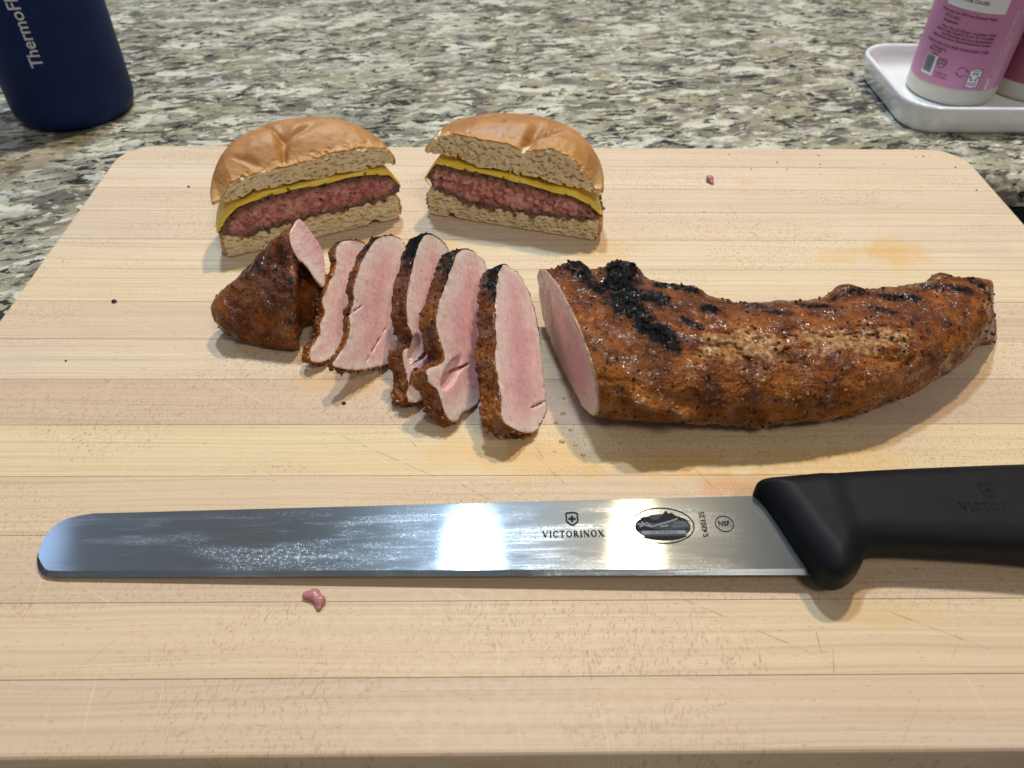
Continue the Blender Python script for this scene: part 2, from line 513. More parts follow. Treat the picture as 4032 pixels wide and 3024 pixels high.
# ------------------------------------------------------------------ materials: food
def crust_color(t, lc, char, extra_red=0.0):
    a = t.noise(lc, 0.9, 4, 0.62)
    b = t.noise(t.vadd(lc, (9, 4, 2)), 2.6, 4, 0.65)
    f = t.noise(t.vadd(lc, (1, 14, 5)), 9.0, 3, 0.6)
    c = t.ramp(t.add(t.mul(a, 0.6), t.mul(b, 0.4)), [(0.34, (0.020, 0.005, 0.002)), (0.43, (0.085, 0.016, 0.003)), (0.50, (0.170, 0.039, 0.005)), (0.58, (0.30, 0.085, 0.009)), (0.70, (0.44, 0.165, 0.022))])
    c = t.mix(t.map(b, 0.53, 0.70, 0, 0.65), c, (0.040, 0.011, 0.005))
    c = t.mix(t.map(f, 0.54, 0.70, 0, 0.55), c, (0.44, 0.18, 0.035))
    g2 = t.noise(t.vadd(lc, (3, 3, 33)), 5.0, 3, 0.7)
    g3 = t.map(g2, 0.57, 0.66, 0, 0.85)
    gold = t.attr('gold', 'Fac')
    c = t.mix(t.mul(gold, t.map(a, 0.30, 0.62, 0.08, 0.6)), c, (0.31, 0.105, 0.010))
    sp = t.vor(t.vadd(lc, t.vmul(t.noise(lc, 3, 2, color=True), (0.3, 0.3, 0.3))), 3.6)
    ss = t.map(t.noise(t.vadd(lc, (4, 4, 9)), 1.4, 2), 0.45, 0.6)
    c = t.mix(t.mul(t.map(sp, 0.13, 0.20, 0.92, 0), ss), c, (0.012, 0.009, 0.008))
    c = t.mix(g3, c, (0.026, 0.010, 0.006))
    br = t.map(t.add(char, t.mul(t.add(b, -0.5), 1.0)), 0.05, 0.65, 0, 0.85)
    c = t.mix(br, c, (0.048, 0.013, 0.006))
    ch = t.map(t.add(char, t.add(t.mul(t.add(b, -0.5), 1.5), t.mul(t.add(g2, -0.5), 1.4))), 0.50, 0.72)
    c = t.mix(ch, c, (0.0035, 0.0033, 0.0036))
    return c, f, ch

def mat_pork():
    t = NT('roast_pork')
    lc = t.attr('lc')
    mk = t.sep(t.attr('mask', 'Color'))
    face, char, fat = mk[0], mk[1], mk[2]
    cc, f, ch = crust_color(t, lc, char)
    # pale torn seam and silverskin
    sn = t.noise(lc, 2.2, 4, 0.65)
    al = t.attr('mask', 'Alpha')
    seam = t.map(t.add(al, t.add(t.mul(t.add(sn, -0.5), 1.2), t.mul(t.add(t.noise(t.vadd(lc, (8, 1, 1)), 0.8, 2), -0.5), 1.9))), 0.45, 0.80, 0, 0.85)
    seamc = t.ramp(t.noise(lc, 5, 3), [(0.32, (0.16, 0.06, 0.016)), (0.50, (0.38, 0.19, 0.06)), (0.62, (0.50, 0.29, 0.14)), (0.75, (0.64, 0.49, 0.38))])
    cc = t.mix(seam, cc, seamc)
    # cut face: pink meat with a paler border and long fibres
    fib = t.noise(t.vmul(t.rot(lc, 0.45), (7.0, 1.7, 7.0)), 1.0, 3, 0.6, 0.6)
    fib2 = t.noise(t.vmul(t.rot(lc, 0.9), (14, 4, 14)), 1.0, 2, 0.6)
    tone = t.noise(lc, 0.55, 3)
    pc = t.mix(t.map(tone, 0.36, 0.64), (0.71, 0.44, 0.415), (0.75, 0.54, 0.49))
    pc = t.mix(t.map(fat, 0.30, 0.02, 0, 0.75), pc, (0.61, 0.30, 0.31))
    pc = t.mix(t.map(fib, 0.50, 0.68, 0, 0.55), pc, (0.56, 0.275, 0.27))
    pc = t.mix(t.map(fib2, 0.54, 0.76, 0, 0.35), pc, (0.76, 0.57, 0.52))
    rim = t.map(t.add(fat, t.mul(t.add(t.noise(lc, 0.8, 3), -0.5), 1.5)), 0.22, 0.80, 0, 0.85)
    pc = t.mix(rim, pc, (0.72, 0.60, 0.52))
    rr = t.map(t.add(fat, t.mul(t.add(f, -0.5), 0.45)), 0.76, 0.98, 0, 0.8)
    pc = t.mix(rr, pc, (0.34, 0.15, 0.05))
    fm = t.map(t.add(face, t.mul(t.add(f, -0.5), 0.45)), 0.36, 0.60)
    c = t.mix(fm, cc, pc)
    bt = t.noise(lc, 11, 4, 0.7)
    n = t.bump(t.add(t.mul(bt, 1.0), t.mul(t.vor(lc, 7), 0.5)), t.mixf(fm, 0.60, 0.12), 0.0012)
    n = t.bump(t.add(fib, t.mul(fib2, 0.6)), t.mul(fm, 0.45), 0.0007, n)
    n2 = t.bump(t.add(t.noise(lc, 7, 1, 0.4), t.mul(t.noise(lc, 3, 1), 1.0)), t.mixf(fm, 0.9, 0.30), 0.0012)
    rg = t.mixf(fm, t.mixf(ch, t.map(sn, 0.35, 0.65, 0.30, 0.50), 0.50), t.map(fib2, 0.4, 0.7, 0.46, 0.27))
    return t.out(Base_Color=c, Roughness=rg, Normal=n, Subsurface_Weight=t.mul(fm, 0.35), Subsurface_Radius=(0.6, 0.25, 0.18),
                 Subsurface_Scale=0.004, Specular_IOR_Level=t.mixf(fm, t.mixf(ch, 0.22, 0.10), 0.35),
                 Coat_Weight=t.mixf(fm, t.mul(t.map(t.noise(lc, 1.7, 3), 0.47, 0.62, 0.0, 1.0), t.mixf(ch, 1.0, 0.5)), t.map(t.noise(lc, 2.2, 3), 0.42, 0.66, 0.05, 0.6)),
                 Coat_Roughness=t.mixf(fm, 0.16, 0.22), Coat_Normal=n2)

def mat_bun():
    t = NT('brioche_bun')
    lc = t.attr('lc')
    mk = t.sep(t.attr('mask', 'Color'))
    crumb, edge, pale = mk[0], mk[1], mk[2]
    a = t.noise(lc, 0.7, 4, 0.6)
    cr = t.ramp(a, [(0.30, (0.31, 0.125, 0.034)), (0.50, (0.40, 0.18, 0.050)), (0.68, (0.46, 0.235, 0.08))])
    cr = t.mix(t.map(t.noise(lc, 16, 3), 0.45, 0.70, 0, 0.35), cr, (0.50, 0.27, 0.10))
    cr = t.mix(t.map(t.noise(t.vadd(lc, (5, 7, 7)), 1.4, 4), 0.50, 0.70, 0, 0.4), cr, (0.27, 0.095, 0.026))
    cr = t.mix(t.mul(edge, 0.75), cr, (0.52, 0.26, 0.045))
    cr = t.mix(pale, cr, (0.50, 0.33, 0.13))
    cb = t.mix(t.map(t.noise(lc, 2.5, 4), 0.35, 0.65), (0.74, 0.59, 0.35), (0.82, 0.70, 0.46))
    pr = t.noise(t.vmul(lc, (5.5, 9.5, 6)), 1.0, 3, 0.6)
    cm = t.map(t.add(crumb, t.mul(t.add(t.noise(lc, 6, 3), -0.5), 0.35)), 0.40, 0.60)
    c = t.mix(cm, cr, cb)
    n = t.bump(pr, t.mul(cm, 0.7), 0.0012)
    n = t.bump(t.add(t.noise(lc, 20, 3), t.noise(lc, 3, 3)), t.mul(t.math('SUBTRACT', 1.0, cm), 0.16), 0.0008, n)
    return t.out(Base_Color=c, Roughness=t.mixf(cm, t.map(a, 0.3, 0.7, 0.44, 0.58), 0.85), Normal=n, Subsurface_Weight=t.mul(cm, 0.5),
                 Subsurface_Radius=(0.9, 0.6, 0.3), Subsurface_Scale=0.003)

def mat_patty():
    t = NT('ground_beef')
    lc = t.attr('lc')
    mk = t.sep(t.attr('mask', 'Color'))
    sear = mk[0]
    a = t.noise(lc, 3.2, 4, 0.65)
    v = t.sep(t.vor(t.vadd(lc, t.vmul(t.noise(lc, 2.5, 2, color=True), (0.5, 0.5, 0.5))), 3.4, out='Color'))
    c = t.ramp(t.add(t.mul(a, 0.6), t.mul(v[0], 0.4)), [(0.22, (0.28, 0.075, 0.072)), (0.42, (0.47, 0.165, 0.155)), (0.58, (0.58, 0.25, 0.22)), (0.76, (0.66, 0.38, 0.32))])
    sc_ = t.mix(t.map(a, 0.35, 0.65), (0.075, 0.034, 0.022), (0.21, 0.11, 0.075))
    m = t.map(t.add(sear, t.add(t.mul(t.add(a, -0.5), 0.9), t.mul(t.add(t.noise(lc, 0.9, 2), -0.5), 0.8))), 0.25, 0.85)
    c = t.mix(m, c, sc_)
    n = t.bump(t.add(t.noise(lc, 8, 4, 0.7), t.vor(lc, 5)), 0.45, 0.0011)
    return t.out(Base_Color=c, Roughness=t.map(a, 0.35, 0.65, 0.45, 0.30), Normal=n, Subsurface_Weight=0.12, Subsurface_Radius=(0.6, 0.2, 0.15), Subsurface_Scale=0.003)

def mat_cheese():
    t = NT('melted_cheese')
    lc = t.attr('lc')
    c = t.mix(t.map(t.noise(lc, 1.5, 3), 0.35, 0.65), (0.86, 0.58, 0.045), (0.90, 0.66, 0.10))
    n = t.bump(t.noise(lc, 5, 2), 0.15, 0.0008)
    return t.out(Base_Color=c, Roughness=0.30, Normal=n, Subsurface_Weight=0.3, Subsurface_Radius=(0.8, 0.55, 0.1), Subsurface_Scale=0.004)

# ------------------------------------------------------------------ materials: other things
def mat_steel():
    t = NT('brushed_steel')
    p = t.pos()
    xs = t.sepv(p)
    sm = t.noise(t.vmul(t.vadd(p, (3, 0, 0)), (0.16, 0.9, 1)), 1.0, 4, 0.65)
    zone = t.mul(t.map(xs[1], -7.5, -8.3), t.map(xs[0], 6.0, 2.0))
    smear = t.mul(t.map(sm, 0.40, 0.62), zone)
    streak = t.noise(t.vmul(p, (0.35, 14, 1)), 1.0, 3, 0.6)
    drops = t.noise(t.vmul(p, (6, 11, 5)), 1.0, 3, 0.6)
    dm = t.mul(smear, t.map(drops, 0.52, 0.62))
    line = t.noise(t.vmul(p, (0.5, 40, 1)), 1.0, 2)
    h = t.add(t.mul(dm, 0.6), t.mul(streak, t.mul(smear, 0.35)))
    n = t.bump(h, 0.25, 0.0004)
    n0 = t.bump(line, 0.03, 0.0001)
    tg = t.n('Tangent', direction_type='UV_MAP', uv_map='UVMap').outputs[0]
    def gloss(col, rough, aniso, nrm):
        g = t.n('BsdfAnisotropic', distribution='BECKMANN')
        t.set(g.inputs['Color'], col); t.set(g.inputs['Roughness'], rough); t.set(g.inputs['Anisotropy'], aniso)
        t.set(g.inputs['Rotation'], 0.0); t.set(g.inputs['Normal'], nrm); t.set(g.inputs['Tangent'], tg)
        return g.outputs[0]
    def grey(f):
        c = t.n('CombineColor')
        for k, m in enumerate((0.86, 0.94, 1.0)): t.set(c.inputs[k], t.mul(f, m))
        return c.outputs[0]
    sharp = gloss(grey(t.mixf(smear, 0.060, 0.04)), 0.12, 0.42, n0)
    mid = gloss(grey(t.add(t.mixf(smear, 0.034, 0.08), t.add(t.mul(dm, 0.08), t.mul(t.map(streak, 0.52, 0.66), t.mul(smear, 0.12))))), t.add(0.30, t.mul(line, 0.06)), 0.32, n)
    broad = gloss(grey(t.add(t.mixf(smear, 0.10, 0.16), t.mul(t.add(streak, -0.5), t.mul(smear, 0.25)))), 0.80, 0.2, n)
    a1 = t.n('AddShader'); t.set(a1.inputs[0], sharp); t.set(a1.inputs[1], mid)
    a2 = t.n('AddShader'); t.set(a2.inputs[0], a1.outputs[0]); t.set(a2.inputs[1], broad)
    t.set(t.t.nodes['Material Output'].inputs['Surface'], a2.outputs[0])
    t.t.nodes.remove(t.b)
    return t.m

def mat_handle():
    t = NT('black_grip')
    p = t.pos()
    g = t.noise(p, 28, 3, 0.7)
    c = t.mix(t.map(t.noise(p, 1.2, 3), 0.35, 0.65), (0.005, 0.0053, 0.0062), (0.007, 0.0074, 0.0085))
    n = t.bump(g, 0.30, 0.0004)
    return t.out(Base_Color=c, Roughness=0.50, Normal=n, Specular_IOR_Level=0.17)

def mat_navy():
    t = NT('navy_powder_coat')
    p = t.pos()
    n = t.bump(t.noise(p, 18, 3, 0.7), 0.25, 0.0004)
    c = t.mix(t.map(t.noise(p, 0.6, 3), 0.35, 0.65), (0.0025, 0.013, 0.066), (0.0035, 0.016, 0.080))
    return t.out(Base_Color=c, Roughness=0.55, Normal=n, Specular_IOR_Level=0.2)

M_GRANITE = mat_granite(); M_PORK = mat_pork(); M_BUN = mat_bun(); M_PATTY = mat_patty()
M_CHEESE = mat_cheese(); M_STEEL = mat_steel(); M_HANDLE = mat_handle(); M_NAVY = mat_navy()
M_CERAMIC = plain('white_ceramic', (0.82, 0.84, 0.86), 0.10, Coat_Weight=0.8, Coat_Roughness=0.04)
M_LABEL = plain('pink_label', (0.50, 0.205, 0.345), 0.42)
M_LABEL2 = plain('rose_label', (0.27, 0.065, 0.11), 0.42)
M_SOAP = plain('milky_plastic', (0.52, 0.50, 0.41), 0.38, Subsurface_Weight=0.25, Subsurface_Scale=0.006)
M_PRINT = plain('plum_print', (0.105, 0.020, 0.060), 0.5)
M_WHITE = plain('white_print', (0.72, 0.71, 0.70), 0.5)
M_GREYPRINT = plain('silver_print', (0.50, 0.51, 0.53), 0.5)
M_ETCH = plain('etched_black', (0.022, 0.024, 0.028), 0.85, Specular_IOR_Level=0.08)
M_ETCHLIGHT = plain('etched_grey', (0.060, 0.065, 0.070), 0.85, Specular_IOR_Level=0.08)
M_ETCHPALE = plain('etched_pale', (0.24, 0.25, 0.26), 0.8, Specular_IOR_Level=0.1)
M_GLUE = plain('glue_line', (0.16, 0.085, 0.04), 0.7)
M_PEPPER = plain('black_pepper', (0.014, 0.010, 0.008), 0.55)
M_SPICE = plain('orange_spice', (0.36, 0.115, 0.022), 0.5)
M_SCRAP = plain('pink_meat', (0.42, 0.17, 0.17), 0.35, Subsurface_Weight=0.2, Subsurface_Scale=0.003)
M_SINK = plain('dark_composite', (0.018, 0.019, 0.021), 0.45)
M_GREEN = plain('barcode_ink', (0.05, 0.085, 0.075), 0.5)

# ------------------------------------------------------------------ counter and sink
CZ = -3.2
def counter():
    bm = bmesh.new()
    x0, x1, y0, y1 = -90, 95, -45, 110
    sx0, sx1, sy0, sy1 = 14, 70, -34, 21.6      # sink cut-out
    r = 3.0
    hole = []
    for cx, cy, a in ((sx1 - r, sy1 - r, 0), (sx0 + r, sy1 - r, 90), (sx0 + r, sy0 + r, 180), (sx1 - r, sy0 + r, 270)):
        for k in range(9):
            q = math.radians(a + k * 90 / 8)
            hole.append((cx + r * math.cos(q), cy + r * math.sin(q), a))
    outer = {0: (x1, y1), 90: (x0, y1), 180: (x0, y0), 270: (x1, y0)}
    ov = {a: bm.verts.new((v[0], v[1], CZ)) for a, v in outer.items()}
    def off(p, d, z):
        mx, my = (sx0 + sx1) / 2, (sy0 + sy1) / 2
        lx = (abs(p[0] - mx) + d) * (1 if p[0] > mx else -1) + mx
        ly = (abs(p[1] - my) + d) * (1 if p[1] > my else -1) + my
        return bm.verts.new((lx, ly, z))
    prof = [(1.0, CZ), (0.62, CZ - 0.08), (0.29, CZ - 0.29), (0.08, CZ - 0.62), (0, CZ - 1.0), (0, CZ - 1.75)]
    rings = [[off(p, d, z) for p in hole] for d, z in prof]
    n = len(hole)
    for k in range(n):
        a, b = hole[k][2], hole[(k + 1) % n][2]
        h0, h1 = rings[0][k], rings[0][(k + 1) % n]
        if a == b: bm.faces.new((ov[a], h1, h0))
        else: bm.faces.new((ov[a], ov[b], h1, h0))
        for j in range(len(prof) - 1):
            bm.faces.new((rings[j][k], rings[j][(k + 1) % n], rings[j + 1][(k + 1) % n], rings[j + 1][k]))
    bmesh.ops.recalc_face_normals(bm, faces=bm.faces)
    up_ = [f for f in bm.faces if abs(f.normal.z) > 0.99]
    if up_ and up_[0].normal.z < 0: bmesh.ops.reverse_faces(bm, faces=bm.faces)
    for v in bm.verts: v.co *= CM
    me = bpy.data.meshes.new('granite_counter'); bm.to_mesh(me); bm.free()
    me.materials.append(M_GRANITE)
    me.polygons.foreach_set('use_smooth', np.array([len(p.vertices) == 4 and abs(p.normal.z) < 0.999 for p in me.polygons]))
    o = bpy.data.objects.new('granite_counter', me); COL.objects.link(o)
    tag(o, 'polished granite worktop of cream, grey and black flecks', 'counter', kind='structure')
    # sink basin under the cut-out
    lo, hi, zt, zb = (sx0 - 0.2, sy0 - 0.2), (sx1 + 0.2, sy1 + 0.2), CZ - 1.75, CZ - 22
    V = []
    for z, d in ((zt, 0), (zb + 2, 0.6), (zb, 3)):
        V += [(lo[0] + d, lo[1] + d, z), (hi[0] - d, lo[1] + d, z), (hi[0] - d, hi[1] - d, z), (lo[0] + d, hi[1] - d, z)]
    Fc = [(8, 9, 10, 11)]
    for j in range(2):
        for k in range(4): Fc.append((j * 4 + k, (j + 1) * 4 + k, (j + 1) * 4 + (k + 1) % 4, j * 4 + (k + 1) % 4))
    s = mesh_obj('sink_basin', V, Fc, M_SINK)
    tag(s, 'dark sink basin below the granite edge right of the board', 'sink', kind='structure')
counter()

# ------------------------------------------------------------------ cutting board
def board():
    root = empty('cutting_board', (0, 2.1, CZ))
    tag(root, 'thick pale maple cutting board of glued strips with rounded corners', 'cutting board')
    X, Y0, Y1, R = 25.4, -15.82, 20.0, 2.1
    seams = [20.0, 17.5, 14.9, 12.32]
    # glue lines read off the photograph, then even strips
    ys = [20.0, 17.55, 15.0, 12.6, 9.9, 7.35, 4.75, 2.07, -0.52, -3.13, -5.73, -8.34, -10.97, -13.54, Y0]
    tints = [(0.66,0.53,0.39),(0.69,0.57,0.43),(0.64,0.52,0.39),(0.68,0.555,0.41),(0.69,0.575,0.39),(0.69,0.565,0.36),(0.60,0.465,0.33),(0.66,0.535,0.38),(0.52,0.38,0.265),(0.67,0.54,0.30),(0.60,0.455,0.29),(0.54,0.395,0.265),(0.60,0.46,0.285),(0.53,0.40,0.275)]
    g = 0.012
    for i in range(len(ys) - 1):
        t, b = ys[i], ys[i + 1]
        yt = t - (g if i else 0)
        yb = b + (g if i < len(ys) - 2 else 0)
        out = []
        if i == 0:
            out += [(-X, yb), (X, yb)]
            out += [(X - R + R * math.cos(q), yt - R + R * math.sin(q)) for q in np.linspace(0, math.pi / 2, 10)]
            out += [(-X + R - R * math.sin(q), yt - R + R * math.cos(q)) for q in np.linspace(0, math.pi / 2, 10)]
        elif i == len(ys) - 2:
            out += [(X, yt), (-X, yt)]
            out += [(-X + R - R * math.cos(q), yb + R - R * math.sin(q)) for q in np.linspace(0, math.pi / 2, 10)]
            out += [(X - R + R * math.sin(q), yb + R - R * math.cos(q)) for q in np.linspace(0, math.pi / 2, 10)]
        else:
            out = [(-X, yb), (X, yb), (X, yt), (-X, yt)]
        bm = bmesh.new()
        lo = [bm.verts.new((x, y, CZ + 0.3)) for x, y in out]
        f = bm.faces.new(lo)
        ex = bmesh.ops.extrude_face_region(bm, geom=[f])
        for v in ex['geom']:
            if isinstance(v, bmesh.types.BMVert): v.co.z = 0.0
        bmesh.ops.recalc_face_normals(bm, faces=bm.faces)
        rim = [e for e in bm.edges if all(v.co.z > -0.001 for v in e.verts)]
        per = [e for e in rim if max(abs(v.co.x) for v in e.verts) > X - R - 0.01 and (abs(e.verts[0].co.y - e.verts[1].co.y) > 1e-4) or
               (i == 0 and min(v.co.y for v in e.verts) > yt - 0.001) or (i == len(ys) - 2 and max(v.co.y for v in e.verts) < yb + 0.001)]
        bmesh.ops.bevel(bm, geom=per, offset=0.16, segments=3, profile=0.5, affect='EDGES')
        for v in bm.verts: v.co *= CM
        me = bpy.data.meshes.new('plank'); bm.to_mesh(me); bm.free()
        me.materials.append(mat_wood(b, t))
        o = bpy.data.objects.new('plank', me); COL.objects.link(o)
        o.color = (*tints[i], 1)
        keep(o, root)
    # dark glue between the strips, and four feet
    for yv in ys[1:-1]:
        V = [(-X + .15, yv - g, CZ + .35), (X - .15, yv - g, CZ + .35), (X - .15, yv + g, CZ + .35), (-X + .15, yv + g, CZ + .35)]
        V += [(x, y, -0.035) for x, y, z in V]
        o = mesh_obj('glue_line', V, [(0, 3, 2, 1), (4, 5, 6, 7), (0, 1, 5, 4), (1, 2, 6, 5), (2, 3, 7, 6), (3, 0, 4, 7)], M_GLUE)
        keep(o, root)
    for sx in (-1, 1):
        for yy in (Y0 + 3, Y1 - 3):
            o = lathe('rubber_foot', [(0, CZ), (1.0, CZ), (1.0, CZ + .3)], (sx * (X - 3), yy), M_SINK, n=20)
            keep(o, root)
board()

# ------------------------------------------------------------------ lettering
def text_mesh(body, size, align='CENTER', bold=0.0, res=3):
    cu = bpy.data.curves.new('lettering', 'FONT')
    cu.body = body; cu.size = size; cu.align_x = align; cu.align_y = 'CENTER'
    cu.resolution_u = res; cu.offset = bold
    ob = bpy.data.objects.new('lettering_source', cu)
    COL.objects.link(ob)
    bpy.context.view_layer.update()
    me = bpy.data.meshes.new_from_object(ob)
    V = [tuple(v.co) for v in me.vertices]
    Fc = [tuple(p.vertices) for p in me.polygons]
    bpy.data.objects.remove(ob); bpy.data.meshes.remove(me); bpy.data.curves.remove(cu)
    return V, Fc

class Flat:
    """2-D shapes collected in one sheet"""
    def __init__(s): s.V, s.F = [], []
    def add(s, V, F):
        o = len(s.V)
        s.V += [(v[0], v[1]) for v in V]
        s.F += [tuple(i + o for i in f) for f in F]
        return s
    def poly(s, pts): return s.add(pts, [tuple(range(len(pts)))])
    def stroke(s, a, b, w, w2=None):
        w2 = w if w2 is None else w2
        dx, dy = b[0] - a[0], b[1] - a[1]
        L = math.hypot(dx, dy) or 1
        nx, ny = -dy / L, dx / L
        return s.poly([(a[0] + nx * w / 2, a[1] + ny * w / 2), (a[0] - nx * w / 2, a[1] - ny * w / 2),
                       (b[0] - nx * w2 / 2, b[1] - ny * w2 / 2), (b[0] + nx * w2 / 2, b[1] + ny * w2 / 2)])
    def path(s, pts, w):
        for a, b in zip(pts[:-1], pts[1:]): s.stroke(a, b, w)
        return s
    def ring(s, c, rx, ry, tx, ty, a0=0, a1=360, n=40):
        V, F = [], []
        for k in range(n + 1):
            a = math.radians(a0 + (a1 - a0) * k / n)
            V += [(c[0] + rx * math.cos(a), c[1] + ry * math.sin(a)), (c[0] + (rx - tx) * math.cos(a), c[1] + (ry - ty) * math.sin(a))]
        for k in range(n): F.append((2 * k, 2 * k + 2, 2 * k + 3, 2 * k + 1))
        return s.add(V, F)
    def disc(s, c, rx, ry, a0=0, a1=360, n=40):
        pts = [(c[0] + rx * math.cos(math.radians(a0 + (a1 - a0) * k / n)), c[1] + ry * math.sin(math.radians(a0 + (a1 - a0) * k / n))) for k in range(n + (a1 - a0 < 360))]
        return s.poly(pts)
    def text(s, body, size, at=(0, 0), rot=0, align='CENTER', sx=1.0, bold=0.0):
        V, F = text_mesh(body, size, align, bold)
        c, d = math.cos(rot), math.sin(rot)
        return s.add([(at[0] + c * v[0] * sx - d * v[1], at[1] + d * v[0] * sx + c * v[1]) for v in V], F)
    def serif(s, word, h, at=(0, 0), gap=0.22, bold=1.0):
        """roman capitals with thick and thin strokes"""
        T, t, sf = 0.135 * bold, 0.055 * bold, 0.05 * bold
        W = {'V': .78, 'I': .24, 'C': .72, 'T': .66, 'O': .82, 'R': .70, 'N': .80, 'X': .74, 'S': .52, 'W': 1.0, 'M': .95, 'A': .76, 'D': .76, 'E': .6}
        tot = sum(W[c] for c in word) + gap * (len(word) - 1)
        x = -tot / 2
        for ch in word:
            f = Flat(); wd = W[ch]
            def ser(px, py, w=.26): f.stroke((px - w / 2, py), (px + w / 2, py), sf)
            if ch == 'I':
                f.stroke((.12, 0), (.12, 1), T); ser(.12, .02); ser(.12, .98)
            elif ch == 'V':
                f.stroke((.08, 1), (.40, 0), T); f.stroke((.40, 0), (.70, 1), t); ser(.08, .98); ser(.70, .98, .22)
            elif ch == 'C':
                f.ring((.40, .5), .40, .52, .13 * bold, .06 * bold, 42, 318); f.stroke((.68, .70), (.68, .95), sf); f.stroke((.68, .08), (.68, .26), sf)
            elif ch == 'O':
                f.ring((.41, .5), .41, .52, .13 * bold, .06 * bold)
            elif ch == 'T':
                f.stroke((.33, 0), (.33, 1), T); f.stroke((.0, .97), (.66, .97), .06 * bold); f.stroke((.02, .98), (.02, .78), sf); f.stroke((.64, .98), (.64, .78), sf); ser(.33, .02)
            elif ch == 'R':
                f.stroke((.13, 0), (.13, 1), T); ser(.13, .02); f.ring((.26, .74), .27, .26, .12 * bold, .055 * bold, -90, 90); f.stroke((.1, .975), (.28, .975), .055 * bold); f.stroke((.1, .505), (.28, .505), .055 * bold); f.stroke((.30, .5), (.64, 0), T); ser(.65, .02, .14)
            elif ch == 'N':
                f.stroke((.10, 0), (.10, 1), t); f.stroke((.70, 0), (.70, 1), t); f.stroke((.10, 1), (.70, 0), T); ser(.10, .02, .2); ser(.06, .98, .16); ser(.70, .98, .2)
            elif ch == 'X':
                f.stroke((.08, 1), (.66, 0), T); f.stroke((.64, 1), (.10, 0), t)
                for a_ in (.08, .65): ser(a_, .98, .2); ser(a_, .02, .2)
            s.add([(at[0] + (x + v[0]) * h, at[1] + (v[1] - 0.5) * h) for v in f.V], f.F)
            x += wd + gap
        return s

def sheet(name, fl, mat, place, parent=None):
    """place(u, v) -> scene cm"""
    o = mesh_obj(name, [place(*v) for v in fl.V], fl.F, mat)
    bm = bmesh.new(); bm.from_mesh(o.data)
    bmesh.ops.recalc_face_normals(bm, faces=bm.faces)
    bm.to_mesh(o.data); bm.free()
    if parent is not None: o.parent = parent
    return o

